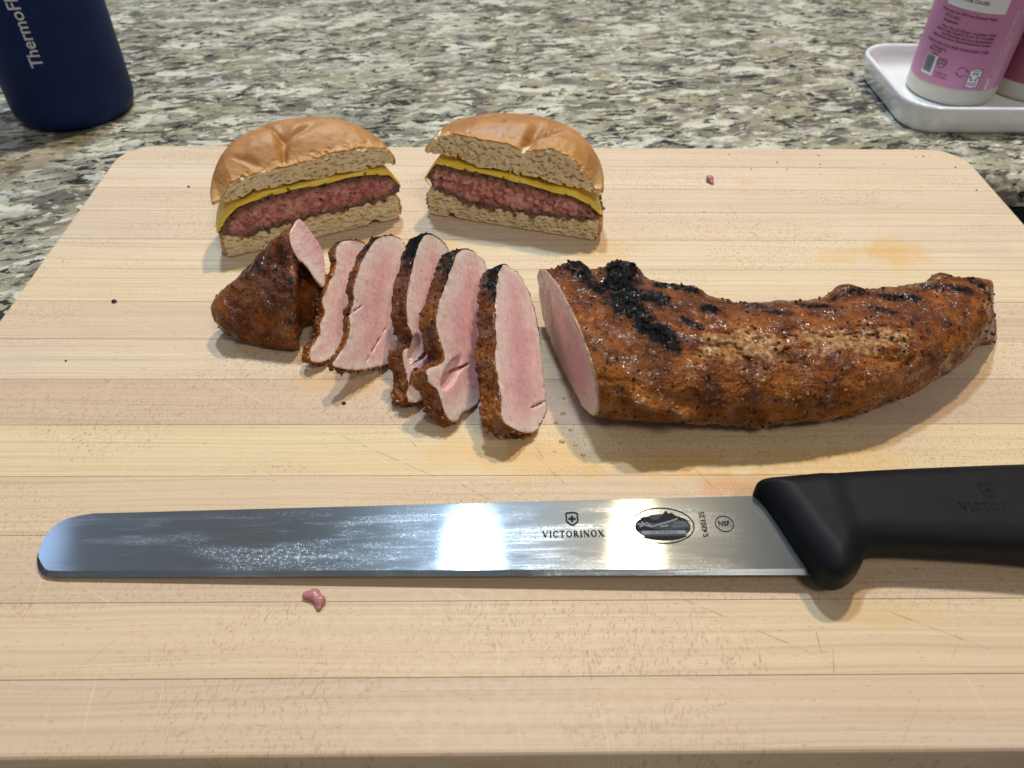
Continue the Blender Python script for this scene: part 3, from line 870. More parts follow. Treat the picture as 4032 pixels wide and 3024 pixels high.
# ------------------------------------------------------------------ knife
KZ0, KZ1 = 0.14, 0.64
def kz(x, y=-8.9): return KZ0 + (KZ1 - KZ0) * (x + 18.3) / 25.6 + (y + 8.9) * 0.055   # the edge lies lower than the spine
def knife():
    root = empty('slicing_knife', (6.0, -8.6, 0))
    tag(root, 'long straight slicing knife with greasy steel blade and black grip', 'knife')
    top = [(6.30, -7.38), (0, -7.46), (-6, -7.545), (-12, -7.63), (-16.0, -7.69), (-17.0, -7.70), (-17.42, -7.74), (-17.87, -7.88), (-18.15, -8.10), (-18.30, -8.42), (-18.36, -8.76), (-18.36, -9.19), (-18.30, -9.46), (-18.14, -9.76), (-17.92, -9.98), (-17.72, -10.07), (-17.33, -10.11)]
    bot = [(-12, -10.19), (-6, -10.27), (0, -10.35), (7.33, -10.45)]
    out = top + bot + [(8.4, -9.2), (8.4, -7.45)]
    n = len(out)
    P = np.array(out)
    # the lower edge and the round tip are ground to a bevel
    inset = []
    for k in range(n):
        a, b, c = P[k - 1], P[k], P[(k + 1) % n]
        t = (c - a) / np.linalg.norm(c - a)
        nr = np.array([-t[1], t[0]])            # outline runs counter-clockwise: left is inside
        m = np.clip((-9.0 - b[1]) * 1.4, 0, 1) if b[0] < 8 else 0
        tipw = 0.5 if b[0] < -17.2 else 0
        inset.append(b + nr * max(0.16 * m, 0.10 * tipw, 0.02))
    V, Fc = [], []
    th = 0.17
    for (x, y) in inset: V.append((x, y, kz(x, y) + th))
    for (x, y), (xi, yi) in zip(out, inset):
        d = math.hypot(x - xi, y - yi)
        V.append((x, y, kz(x, y) + th - (0.02 if d < 0.03 else 0.10)))
    for (x, y) in out: V.append((x, y, kz(x, y) + 0.02))
    Fc.append(tuple(range(n)))
    for j in (0, 1):
        for k in range(n):
            k2 = (k + 1) % n
            Fc.append((j * n + k, (j + 1) * n + k, (j + 1) * n + k2, j * n + k2))
    Fc.append(tuple(range(3 * n - 1, 2 * n - 1, -1)))
    blade = mesh_obj('blade', V, Fc, M_STEEL)
    bm = bmesh.new(); bm.from_mesh(blade.data)
    bmesh.ops.recalc_face_normals(bm, faces=bm.faces)
    uvl = bm.loops.layers.uv.new('UVMap')
    for f in bm.faces:
        for l in f.loops: l[uvl].uv = (l.vert.co.x * 4, l.vert.co.y * 4)
    bm.to_mesh(blade.data); bm.free()
    keep(blade, root)
    def on(cx, cy, e=0.0):
        return lambda u, v: (cx + u, cy + v, kz(cx + u, cy + v) + th + 0.02 + e)
    def part(name, fl, mat, cx, cy, e=0.0):
        o = sheet(name, fl, mat, on(cx, cy, e)); o.parent = blade; return o
    part('maker_lettering', Flat().serif('VICTORINOX', 0.25, gap=0.20, bold=1.5), M_ETCH, -0.36, -8.84)
    sh = [(-.20, .22), (-.10, .24), (0, .26), (.10, .24), (.20, .22), (.19, .05), (.20, -.08), (.12, -.19), (0, -.26), (-.12, -.19), (-.20, -.08), (-.19, .05)]
    f = Flat().path(sh + sh[:1], 0.055)
    f.poly([(-.04, -.13), (.04, -.13), (.04, .13), (-.04, .13)]).poly([(-.13, -.04), (-.04, -.04), (-.04, .04), (-.13, .04)]).poly([(.04, -.04), (.13, -.04), (.13, .04), (.04, .04)])
    part('shield_emblem', f, M_ETCH, -0.36, -8.24)
    # oval quality mark
    part('quality_mark', Flat().ring((0, 0), 1.09, 0.72, 0.036, 0.036, n=64), M_ETCH, 2.71, -8.56)
    f = Flat()
    f.disc((0, -0.05), 0.95, 0.50, n=48)
    part('quality_mark', f, M_ETCHLIGHT, 2.71, -8.56)
    f = Flat()
    f.poly([(-.93, .10), (-.80, .20), (-.62, .36), (-.55, .30), (-.45, .35), (-.28, .20), (-.10, .24), (.02, .38), (.10, .48), (.18, .60), (.27, .46), (.38, .50), (.52, .36), (.70, .30), (.95, .14), (.60, .20), (.38, .22), (.10, .16), (-.25, .08), (-.60, .14)])
    f.poly([(-.90, -.20), (-.92, -.02), (-.70, .02), (-.55, -.04), (-.35, -.12), (-.1, -.17), (.2, -.20), (.55, -.18), (.92, -.14), (.90, -.20)])
    f.disc((0, -.36), 0.80, 0.22, 200, 340, 24)
    part('quality_mark', f, M_ETCH, 2.71, -8.56, 0.006)
    f = Flat()
    f.poly([(-.72, -.36), (-.76, -.29), (-.72, -.22), (.72, -.22), (.76, -.29), (.72, -.36)])
    f.text('EXTRA', .135, (.60, .07)); f.text('QUALITY', .135, (.58, -.05))
    for k, (a, b) in enumerate([((-.84, .06), (-.62, .02)), ((-.80, -.06), (-.62, .02)), ((-.70, .14), (-.60, .03)), ((-.62, .02), (-.40, -.06)), ((-.55, .12), (-.40, -.02)), ((-.40, -.06), (-.15, .02)), ((-.15, .02), (.15, .10)), ((.15, .10), (.55, .25)), ((-.10, -.06), (.20, -.02))]):
        f.stroke(a, b, .055)
    part('quality_mark', f, M_ETCHPALE, 2.71, -8.56, 0.012)
    part('quality_mark', Flat().serif('VICTORINOX', .105, (0, -.29), gap=.24, bold=1.2), M_ETCH, 2.71, -8.56, 0.018)
    f = Flat()
    word = 'SWISS MADE'
    for k, ch in enumerate(word):
        if ch == ' ': continue
        a = math.radians(-90 - 47 + 94 * k / (len(word) - 1))
        f.text(ch, .13, (0.98 * math.cos(a), 0.60 * math.sin(a)), rot=(a + math.pi / 2) * 0.7)
    part('quality_mark', f, M_ETCH, 2.71, -8.56)
    part('model_number', Flat().text('5.4203.25', .26, rot=math.pi / 2, bold=.002), M_ETCH, 4.13, -8.54)
    f = Flat().ring((0, 0), .32, .32, .028, .028).text('NSF.', .27, (0.01, 0), sx=.88, bold=.005)
    part('certification_mark', f, M_ETCH, 4.83, -8.53)

    # grip
    hp = [(6.28, -7.60), (6.02, -7.40), (6.10, -7.22), (6.45, -7.10), (7.2, -7.04), (9.2, -6.80), (12.5, -6.60), (16.0, -6.50), (19.0, -6.6), (20.6, -7.0), (21.3, -8.0), (21.3, -9.6), (20.7, -10.7),
          (19.6, -11.1), (18.0, -10.7), (15.0, -10.22), (12.0, -9.98), (10.0, -9.86), (9.35, -9.92), (8.95, -10.12), (8.80, -10.45), (8.45, -10.85), (8.0, -11.10), (7.55, -11.06), (7.28, -10.75), (7.22, -10.40), (6.9, -9.5), (6.6, -8.5)]
    gd = Grid((5.6, -11.7, -0.2), (21.8, -5.4, 2.9), 0.075)
    X, Y = np.meshgrid(gd.ax[0], gd.ax[1], indexing='ij')
    d2 = poly_sdf(chaikin(hp, 2), X, Y)[:, :, None]
    Xc, Yc, Z = gd.xyz()
    h = 0.96 - 0.08 * sstep(8.2, 9.0, Xc) + 0.10 * sstep(12, 18, Xc)
    zc = 1.08 + 0 * Xc
    r = 0.80
    q0, q1 = d2 + r, np.abs(Z - zc) - (h - r)
    # the belly of the grip is flatter above than at the sides
    F = np.minimum(np.maximum(q0, q1), 0) + np.sqrt(np.maximum(q0, 0) ** 2 + np.maximum(q1, 0) ** 2) - r
    # blade side of the bolster tapers to the blade
    tap = (Xc - 6.1) * 0.93 - (Yc + 7.4) * (-0.33)
    F = smax(F, (np.abs(Z - 1.0) - 0.62 - np.maximum(tap, 0) * 0.75) * 0.8, 0.15)
    Vv, Qq = gd.mesh(F)
    grip = vol_object('handle', Vv, Qq, M_HANDLE)
    keep(grip, root)
    # raised maker's mark on the grip
    zt = 1.979
    f = Flat().serif('VICTORINOX', .30, gap=.26)
    f.path([(a * 1.2 - .1, b * 1.2 + .66) for a, b in sh + sh[:1]], .07)
    f.path([(-.28, .66), (.08, .66)], .08); f.path([(-.1, .50), (-.1, .82)], .08)
    for k, (nm, mm) in enumerate((('raised_mark', M_HANDLE),)):
        V = [(13.75 + v[0], -8.72 + v[1], zt + 0.012) for v in f.V]
        o = mesh_obj(nm, V, f.F, mm)
        md = o.modifiers.new('thick', 'SOLIDIFY'); md.thickness = 0.0008; md.offset = -1
        o.parent = grip
knife()

# ------------------------------------------------------------------ burgers
def burger(label, A, B, prof, seed, drop, crease, tip):
    """A, B: ends of the cut face on the board. local u along the cut, v up, w back from the cut"""
    A = np.array([*A, 0.0]); B = np.array([*B, 0.0])
    L = np.linalg.norm(B - A)
    U = (B - A) / L
    W = np.array([-U[1], U[0], 0.0])
    Zv = np.array([0, 0, 1.0])
    def world(P): return A + P[:, :1] * U + P[:, 1:2] * W + P[:, 2:3] * Zv      # columns u, w, v
    root = empty('burger_half', tuple(A + U * L / 2))
    tag(root, label, 'burger', 'two halves of the cut cheeseburger')
    cu, R = L / 2, L / 2 + 0.05
    S = np.array([seed * 13.7, seed * 5.1, seed * 3.3])
    def part(name, gd, F, mat, masks, local=None):
        V, Q = gd.mesh(F)
        o = vol_object(name, V, Q, mat, None, world, masks(V), None if local is None else local(V))
        keep(o, root)
        return o
    lv = lambda V: V[:, [0, 2, 1]] + S
    interp = lambda k, u: np.interp(u, [p[0] for p in prof[k]], [p[1] for p in prof[k]])
    # ---- top bun
    h = 0.05
    gd = Grid((-1.0, -0.4, 2.3), (L + 1.0, R + 0.5, 6.6), h)
    u, w_, v = gd.xyz()
    U2, W2 = np.meshgrid(gd.ax[0], gd.ax[1], indexing='ij')
    Pn = np.stack([U2.ravel(), W2.ravel(), np.zeros(U2.size)], 1)
    wob = (fbm(Pn * 0.35 + S, 2) * 0.35).reshape(U2.shape)
    rr = np.sqrt((U2 - cu) ** 2 + W2 ** 2) / (R + 0.05 + wob * 0.4)
    dome = np.clip(1 - rr ** 3.2, 0, 1) ** 0.62
    hb = interp('bun_low', U2)
    hf = interp('bun_top', U2)
    peak = (5.45 if seed == 1 else 5.2) + 0.25 * wob - 0.12 * (W2 - 2.2) ** 2 * 0.3
    H = hb + 0.05 + (peak - hb) * dome
    near = np.exp(-(np.maximum(W2, 0) / 0.95) ** 1.6)
    H = H * (1 - near) + np.minimum(H, hf) * near
    # folds where the thumb pressed the crust
    for (cu_, cw_, du, dw, wd, dep) in crease:
        t = (U2 - cu_) * du + (W2 - cw_) * dw
        s = (U2 - cu_) * dw - (W2 - cw_) * du
        H = H - 0.75 * dep * np.exp(-(s / (wd * (0.6 + 0.5 * np.clip(t, 0, 3)))) ** 2) * sstep(-0.5, 0.1, t) * (1 - sstep(0.6, 2.2, t))
    H += (fbm(Pn * 0.9 + S, 2) * 0.06 + fbm(Pn * 4.0 + S, 2) * 0.012).reshape(U2.shape) * dome
    gu, gw = np.gradient(H, h, h)
    F = (v - H[:, :, None]) / np.sqrt(1 + np.minimum(gu ** 2 + gw ** 2, 16))[:, :, None]
    F = smax(F, (hb[:, :, None] + 0.06 * np.sin(U2 * 3.1 + seed)[:, :, None] - v), 0.12)
    F = smax(F, ((rr - 1) * R)[:, :, None] + 0 * v, 0.25)
    F = smax(F, -w_ + 0 * F, 0.05).astype(np.float32)
    ix, P = gd.band(F, 0.50)
    kp = (P[:, 1] < 0.55) | (np.abs(F[ix]) < 0.10)
    ix, P = tuple(i_[kp] for i_ in ix), P[kp]
    fc = np.exp(-np.maximum(P[:, 1], 0) / 0.30)
    Q_ = P * np.array([1, 1, 1.0])
    po = fbm(np.stack([P[:, 0] * 3.6, P[:, 1] * 2.4, P[:, 2] * 6.0], 1) + S, 2, 0.6)
    w1, wid = worley(np.stack([P[:, 0] * 3.0, P[:, 1] * 1.6, P[:, 2] * 4.8], 1) + S + 3.0 * 0.12)
    pores = sstep(0.10, 0.24, po) * 0.24 + sstep(0.40, 0.16, w1) * 0.38 * sstep(0.15, 0.6, wid)
    skin = sstep(0.0, 0.32, (np.interp(P[:, 0], gd.ax[0], np.interp(gd.ax[0], [p[0] for p in prof['bun_top']], [p[1] for p in prof['bun_top']])) - P[:, 2]))
    F[ix] += fc * pores * (0.25 + 0.75 * skin) - 0.03 * fbm(P * 2.2 + S, 2)
    def mk(V):
        near_f = sstep(0.80, 0.55, V[:, 1]) * sstep(R - 0.02, R - 0.22, np.sqrt((V[:, 0] - cu) ** 2 + V[:, 1] ** 2))
        top = np.interp(V[:, 0], [p[0] for p in prof['bun_top']], [p[1] for p in prof['bun_top']])
        below = sstep(0.02, 0.16, top - V[:, 2])
        under = sstep(0.10, 0.02, V[:, 2] - np.interp(V[:, 0], [p[0] for p in prof['bun_low']], [p[1] for p in prof['bun_low']]))
        crumb = np.maximum(near_f * below, under)
        edge = np.exp(-np.maximum(V[:, 1], 0) / 0.35)
        pale = np.clip(sstep(3.9, 3.3, V[:, 2]) * 0.5, 0, 1)
        return crumb, edge, pale
    part('top_bun', gd, F, M_BUN, mk, lv)
    # ---- patty
    gd = Grid((-1.0, -0.5, 0.6), (L + 1.0, R + 0.8, 3.6), h)
    u, w_, v = gd.xyz()
    U2, W2 = np.meshgrid(gd.ax[0], gd.ax[1], indexing='ij')
    pt, pb = interp('patty_top', U2)[:, :, None], interp('patty_low', U2)[:, :, None]
    r2 = np.sqrt((U2 - cu - tip) ** 2 + W2 ** 2)[:, :, None]
    mid, half = (pt + pb) / 2, (pt - pb) / 2
    rad = R - 0.02
    e = (v - mid) / np.maximum(half, 0.2)
    Fp = smax(r2 - rad + 0.30 * e ** 2, np.maximum(v - pt, pb - v), 0.45)
    F = smax(Fp, -w_ + 0 * Fp, 0.06).astype(np.float32)
    ix, P = gd.band(F, 0.35)
    w1, wid = worley(P * np.array([3.0, 3.0, 3.4]) + S + 1.2)
    F[ix] += (w1 - 0.55) * 0.30 - 0.16 * fbm(P * 2.3 + S, 3) - 0.16 * (wid - 0.5) - 0.07 * fbm(P * 7 + S, 2)
    def mk(V):
        t = np.interp(V[:, 0], [p[0] for p in prof['patty_top']], [p[1] for p in prof['patty_top']])
        b = np.interp(V[:, 0], [p[0] for p in prof['patty_low']], [p[1] for p in prof['patty_low']])
        d = np.minimum(t - V[:, 2], V[:, 2] - b)
        r_ = np.sqrt((V[:, 0] - cu - tip) ** 2 + V[:, 1] ** 2)
        s = np.maximum(np.clip(1.0 - d / 0.72, 0, 1), 0.8 * sstep(rad - 0.9, rad - 0.1, r_))
        return (np.maximum(s, sstep(0.6, 1.0, V[:, 1])),)
    part('patty', gd, F, M_PATTY, mk, lv)
    # ---- cheese: a sheet draped over the patty
    gd = Grid((-1.2, -0.4, 0.8), (L + 1.2, R + 1.0, 3.9), 0.05)
    u, w_, v = gd.xyz()
    U2, W2 = np.meshgrid(gd.ax[0], gd.ax[1], indexing='ij')
    pt, pb = interp('patty_top', U2)[:, :, None], interp('patty_low', U2)[:, :, None]
    r2 = np.sqrt((U2 - cu - tip) ** 2 + W2 ** 2)[:, :, None]
    Fp = smax(r2 - rad + 0.04 + 0.22 * ((v - (pt + pb) / 2) / np.maximum((pt - pb) / 2, .2)) ** 2, v - pt, 0.45)
    Fc = np.abs(Fp - 0.10) - (0.105 + 0.03 * np.sin(U2 * 2.3 + seed * 2)[:, :, None])
    ang = np.arctan2(W2, U2 - cu)
    lim = np.interp(ang, [0, 0.45, 0.9, 1.57, 2.2, 2.7, math.pi], [drop[1], 2.1, 2.75, 2.5, 2.75, 2.1, drop[0]])[:, :, None]
    Fc = smax(Fc, lim - v, 0.10)
    Fc = smax(Fc, -w_ - 0.10 + 0 * Fc, 0.08).astype(np.float32)
    ix, P = gd.band(Fc, 0.2)
    Fc[ix] -= 0.035 * fbm(P * 1.5 + S, 2)
    part('cheese', gd, Fc, M_CHEESE, lambda V: (np.zeros(len(V)),), lv)
    # ---- bottom bun
    gd = Grid((-1.0, -0.4, -0.25), (L + 1.0, R + 0.6, 2.2), h)
    u, w_, v = gd.xyz()
    U2, W2 = np.meshgrid(gd.ax[0], gd.ax[1], indexing='ij')
    r2 = np.sqrt((U2 - cu) ** 2 + W2 ** 2)[:, :, None]
    pb = interp('patty_low', U2)[:, :, None] + 0.02
    lo = np.interp(U2, [p[0] for p in prof['bun_foot']], [p[1] for p in prof['bun_foot']]) * np.exp(-W2 / 1.0)
    F = smax(r2 - R - 0.02 + 0.35 * ((v - 0.75) / 0.9) ** 2 - 0.1, np.maximum(v - pb, np.maximum(lo, 0)[:, :, None] - v), 0.30)
    F = smax(F, -w_ + 0 * F, 0.05).astype(np.float32)
    ix, P = gd.band(F, 0.45)
    kp = (P[:, 1] < 0.5) | (np.abs(F[ix]) < 0.10)
    ix, P = tuple(i_[kp] for i_ in ix), P[kp]
    fc = np.exp(-np.maximum(P[:, 1], 0) / 0.28)
    po = fbm(np.stack([P[:, 0] * 3.4, P[:, 1] * 2.4, P[:, 2] * 6.5], 1) + S + 9, 2, 0.6)
    w1, wid = worley(np.stack([P[:, 0] * 3.2, P[:, 1] * 1.6, P[:, 2] * 5.4], 1) + S + 5.0)
    skin = sstep(0.02, 0.18, P[:, 2])
    F[ix] += fc * (sstep(0.12, 0.26, po) * 0.20 + sstep(0.44, 0.18, w1) * 0.32 * sstep(0.15, 0.6, wid)) * skin - 0.04 * fbm(P * 1.7 + S, 2)
    def mk(V):
        near_f = sstep(0.75, 0.5, V[:, 1])
        r_ = np.sqrt((V[:, 0] - cu) ** 2 + V[:, 1] ** 2)
        ins = sstep(0.03, 0.12, V[:, 2]) * sstep(R + 0.0, R - 0.15, r_)
        top = sstep(0.12, 0.02, np.interp(V[:, 0], [p[0] for p in prof['patty_low']], [p[1] for p in prof['patty_low']]) - V[:, 2])
        return np.maximum(near_f * ins, top), 0 * r_ + 0.2, 0 * r_ + 0.7
    part('bottom_bun', gd, F, M_BUN, mk, lv)
    return root

PL = dict(bun_top=[(-.5, 3.2), (.4, 3.25), (1.09, 4.05), (2.45, 4.28), (3.69, 4.24), (4.8, 4.36), (6.1, 4.46), (7.5, 4.44), (8.57, 4.2), (9.3, 3.3)],
          bun_low=[(-.5, 2.9), (.5, 3.0), (1.8, 3.22), (3.2, 3.30), (6, 3.24), (8.4, 3.22), (9.5, 3.05)],
          patty_top=[(-.5, 1.6), (.2, 2.1), (1.04, 2.65), (2.36, 2.94), (6, 2.97), (7.5, 2.97), (8.6, 2.72), (9.3, 2.2), (9.8, 2.0)],
          patty_low=[(-.5, 1.40), (.1, 1.30), (.86, 1.05), (2.08, 1.10), (3.23, 1.2), (6.65, 1.25), (8.2, 1.33), (9.5, 1.50)],
          bun_foot=[(-.5, .05), (0, 0), (6.6, 0), (7.3, .05), (7.65, .30), (7.95, .05), (8.2, 0), (9.5, 0)])
PR = dict(bun_top=[(-.4, 3.7), (.1, 3.9), (.67, 4.70), (1.37, 4.88), (2.8, 4.80), (4.27, 4.74), (5.13, 4.50), (6.6, 4.80), (7.58, 4.5), (8.2, 3.85), (8.7, 3.0)],
          bun_low=[(-.4, 3.55), (.2, 3.5), (.9, 3.72), (1.4, 3.5), (2.8, 3.26), (4.8, 3.15), (6.7, 2.96), (8.2, 2.80), (9.3, 2.7)],
          patty_top=[(-.6, 2.3), (0, 2.5), (.58, 3.08), (2.3, 2.96), (4.3, 2.84), (6.25, 2.55), (7.7, 2.45), (8.8, 1.95), (9.6, 1.6)],
          patty_low=[(-.6, 1.95), (.02, 1.9), (.59, 1.5), (2.24, 1.03), (4.3, .95), (6.3, .96), (8.3, 1.12), (9.5, 1.4)],
          bun_foot=[(-.5, .0), (.7, 0), (1.0, .05), (1.28, .32), (1.55, .05), (1.8, 0), (9.5, 0)])
burger('left half of a cut cheeseburger behind the charred pork end piece', (-16.3, 8.15), (-8.1, 11.86), PL, 1, (1.45, 2.05),
       [(3.7, 0.5, 0.30, 0.95, 0.30, 0.60), (4.3, 1.2, 0.93, 0.36, 0.22, 0.34), (1.7, 0.9, 0.80, -0.6, 0.18, 0.18), (3.9, 1.5, -.5, .86, .2, .25)], 0.05)
burger('right half of a cut cheeseburger, nearer the middle of the board', (-6.6, 12.3), (2.2, 9.75), PR, 2, (2.40, 1.65),
       [(5.2, 0.4, 0.25, 0.97, 0.30, 0.55), (5.6, 0.9, 0.9, 0.45, 0.24, 0.34), (3.6, 1.6, -0.8, 0.5, 0.25, 0.15), (6.0, 1.2, .1, .99, .2, .2)], 0.05)

# ------------------------------------------------------------------ pork
def flakes(parent, V, N, count, size, mat, name, seed, pick=None):
    """small irregular chips stuck on a surface; V, N scene cm"""
    r = np.random.default_rng(seed)
    ok = np.arange(len(V)) if pick is None else np.nonzero(pick)[0]
    if len(ok) == 0: return None
    ids = r.choice(ok, min(count, len(ok)), replace=False)
    base = np.array([(1, 0, 0), (-1, 0, 0), (0, 1, 0), (0, -1, 0), (0, 0, 1), (0, 0, -1)], float)
    tri = [(0, 2, 4), (2, 1, 4), (1, 3, 4), (3, 0, 4), (2, 0, 5), (1, 2, 5), (3, 1, 5), (0, 3, 5)]
    VV, FF = [], []
    for i in ids:
        s = size * r.uniform(0.45, 1.25)
        q = base * r.uniform(0.5, 1.3, (6, 3)) * s * np.array([1, 1, .75])
        rot = np.linalg.qr(r.normal(size=(3, 3)))[0]
        q = q @ rot.T + V[i] + N[i] * s * 0.15
        o = len(VV)
        VV += [tuple(p) for p in q]
        FF += [tuple(k + o for k in f) for f in tri]
    ob = mesh_obj(name, VV, FF, mat)
    tag(ob, kind='stuff')
    ob.parent = parent
    return ob

def normals_of(o):
    me = o.data
    n = np.zeros(len(me.vertices) * 3, np.float32)
    me.vertex_normals.foreach_get('vector', n)
    c = np.zeros(len(me.vertices) * 3, np.float32)
    me.vertices.foreach_get('co', c)
    return c.reshape(-1, 3) / CM, n.reshape(-1, 3)

def frame(x0, az, tilt):
    a, t = math.radians(az), math.radians(tilt)
    n = np.array([math.cos(a) * math.cos(t), math.sin(a) * math.cos(t), math.sin(t)])
    u = np.array([-math.sin(a), math.cos(a), 0])
    v = np.cross(n, u)
    if v[2] < 0: v = -v
    return np.array([x0, 0, 0]), u, v, n

def pork_slice(label, uv, fr, T, seed, cavities=(), tears=()):
    p0, U, Vv, Nn = frame(*fr)
    poly = chaikin(uv, 2)
    lo, hi = poly.min(0) - 0.55, poly.max(0) + 0.55
    h = 0.045
    gd = Grid((lo[0], lo[1], -T - 0.35), (hi[0], hi[1], 0.35), h)
    X, Y = np.meshgrid(gd.ax[0], gd.ax[1], indexing='ij')
    d2 = poly_sdf(poly, X, Y)
    u, v, w_ = gd.xyz()
    S = np.array([seed * 11.3, seed * 7.9, seed * 2.7])
    F = smax(d2[:, :, None] + 0.12 * (w_ + T) / T * 0, np.abs(w_ + T / 2) - T / 2, 0.10)
    for (cu, cv, ru, rv, dep, rot) in cavities:
        c, s = math.cos(rot), math.sin(rot)
        a = ((u - cu) * c + (v - cv) * s) / ru
        b = (-(u - cu) * s + (v - cv) * c) / rv
        q = np.sqrt(a ** 2 + b ** 2 + (w_ / dep) ** 2)
        F = smax(F, (1 - q) * min(ru, rv), 0.08)
    for (au, av, bu, bv, wd, dep) in tears:
        ex, ey = bu - au, bv - av
        t = np.clip(((u - au) * ex + (v - av) * ey) / (ex * ex + ey * ey), 0, 1)
        d = np.sqrt((u - au - t * ex) ** 2 + (v - av - t * ey) ** 2) + 0.012 * np.sin(t * 23 + seed)
        q = d - wd * np.sin(np.clip(t, 0.02, 0.98) * math.pi) * np.clip(1 + w_ / dep, 0, 1)
        F = smax(F, -q, 0.03)
    zz = p0[2] + u * U[2] + v * Vv[2] + w_ * Nn[2]
    F = smax(F, 0.01 - zz + 0 * F, 0.08).astype(np.float32)
    ix, P = gd.band(F, 0.26)
    D2 = d2[ix[0], ix[1]]
    side = sstep(-0.30, -0.04, D2) * sstep(0.02, -0.12, P[:, 2])
    edge = sstep(-0.35, 0.0, D2)
    lum = fbm(P * 1.5 + S, 3)
    gr = fbm(P * 5.5 + S + 4, 2)
    zc_ = P[:, 0] * U[2] + P[:, 1] * Vv[2]
    ragged = 0.05 + 0.14 * sstep(2.4, 0.5, zc_)
    w1, wid = worley(P * 3.4 + S)
    F[ix] -= side * (0.10 * lum + 0.05 * gr + ragged * (0.45 - w1)) + (1 - side) * (0.06 * fbm(P * 0.6 + S, 2) + 0.020 * fbm(np.stack([P[:, 0] * 4.5 + P[:, 1] * 2.2, P[:, 1] * 1.5 - P[:, 0] * .7, P[:, 2] * 3], 1) + S, 3)) + edge * 0.10 * fbm(P * 2.2 + S, 3)
    V, Q = gd.mesh(F)
    world = lambda A: p0 + A[:, :1] * U + A[:, 1:2] * Vv + A[:, 2:3] * Nn
    # bilinear lookup of the outline distance
    fi = np.clip((V[:, 0] - gd.lo[0]) / h, 0, gd.n[0] - 1.001); fj = np.clip((V[:, 1] - gd.lo[1]) / h, 0, gd.n[1] - 1.001)
    i0, j0 = fi.astype(int), fj.astype(int)
    a, b = fi - i0, fj - j0
    dv = d2[i0, j0] * (1 - a) * (1 - b) + d2[i0 + 1, j0] * a * (1 - b) + d2[i0, j0 + 1] * (1 - a) * b + d2[i0 + 1, j0 + 1] * a * b
    face = np.maximum(sstep(-0.16, -0.06, V[:, 2]) , sstep(-T + 0.16, -T + 0.06, V[:, 2])) * sstep(-0.01, -0.13, dv)
    inner = sstep(-0.22, -0.35, dv)
    face = np.maximum(face, inner)
    zw = world(V)[:, 2]
    char = 0.75 * sstep(3.3, 4.2, zw) + 0.12 * sstep(2.0, 3.2, zw) + 0.10 * fbm(V * 0.8 + S, 2)
    fat = np.exp(np.minimum(dv, 0) / 0.55)
    o = vol_object('pork_slice', V, Q, M_PORK, None, world, (face, char, fat, 0 * face), V + S, 0.40 * sstep(3.6, 2.6, zw))
    o.data.name = 'pork_slice'
    tag(o, label, 'meat slice', 'pork tenderloin slices fanned on the board')
    C, Nv = normals_of(o)
    crust = (face < 0.3) & (C[:, 2] > 0.15)
    flakes(o, C, Nv, 34, 0.085, M_PEPPER, 'pepper_flakes', 100 + seed, crust)
    flakes(o, C, Nv, 46, 0.085, M_SPICE, 'spice_crumbs', 200 + seed, crust & (C[:, 2] < 1.8))
    return o

S5 = [(1.24, 5.18), (1.72, 4.29), (1.64, 3.61), (0.89, 2.59), (0.02, 1.79), (-1.01, 1.04), (-1.92, 0.43), (-2.37, 0.08), (-2.97, -0.0), (-3.91, 0.17), (-4.47, 0.62), (-5.01, 1.51), (-5.07, 2.04), (-4.67, 2.36), (-4.06, 2.68), (-3.55, 3.28), (-2.58, 3.84), (-1.24, 4.49), (-0.18, 4.99), (0.59, 5.21)]
S4 = [(2.04, 5.08), (2.64, 4.49), (2.93, 3.88), (2.42, 2.89), (1.33, 1.85), (0.18, 0.9), (-0.76, 0.27), (-1.76, 0.0), (-2.56, 0.15), (-3.05, 0.26), (-3.91, 0.44), (-4.16, 0.85), (-3.96, 1.64), (-3.68, 2.0), (-3.91, 2.53), (-3.55, 3.07), (-2.73, 2.58), (-2.37, 2.64), (-2.1, 3.36), (-1.69, 3.97), (-0.71, 4.43), (0.35, 4.71), (1.22, 5.06)]
S3 = [(2.79, 5.23), (3.3, 4.89), (3.66, 4.09), (3.21, 3.23), (2.3, 2.5), (1.04, 1.59), (0.16, 0.9), (-0.86, 0.34), (-1.78, 0.0), (-2.26, 0.21), (-3.05, 0.61), (-3.07, 0.98), (-2.37, 1.54), (-2.13, 2.21), (-1.83, 2.57), (-1.06, 2.16), (-0.91, 2.83), (-0.71, 3.35), (0.03, 4.01), (0.88, 4.45), (1.56, 4.85), (2.29, 5.15)]
S2 = [(3.23, 4.77), (4.05, 4.44), (4.5, 3.94), (4.26, 3.38), (3.39, 2.68), (2.43, 1.89), (1.7, 1.13), (0.58, -0.0), (-0.51, 0.48), (-1.31, 0.89), (-1.89, 1.37), (-2.44, 1.98), (-1.69, 2.11), (-0.84, 2.34), (-0.11, 3.18), (0.29, 3.26), (0.55, 3.75), (1.1, 4.07), (1.75, 4.42), (2.52, 4.63)]
S1 = [(4.2, 3.92), (4.62, 3.86), (5.31, 3.39), (5.59, 3.06), (5.08, 2.55), (3.82, 1.53), (2.66, 0.48), (1.65, 0.0), (0.63, 0.18), (0.26, 0.27), (-0.31, 0.51), (-0.47, 0.89), (-0.12, 1.24), (0.78, 1.4), (0.99, 1.78), (1.56, 1.92), (1.62, 2.31), (1.89, 2.57), (2.4, 2.77), (2.91, 2.97), (3.45, 3.25), (3.72, 3.77)]
pork_slice('first pork slice beside the end piece, narrow and pink', S1, (-10.19, -30, 32), 0.48, 1)
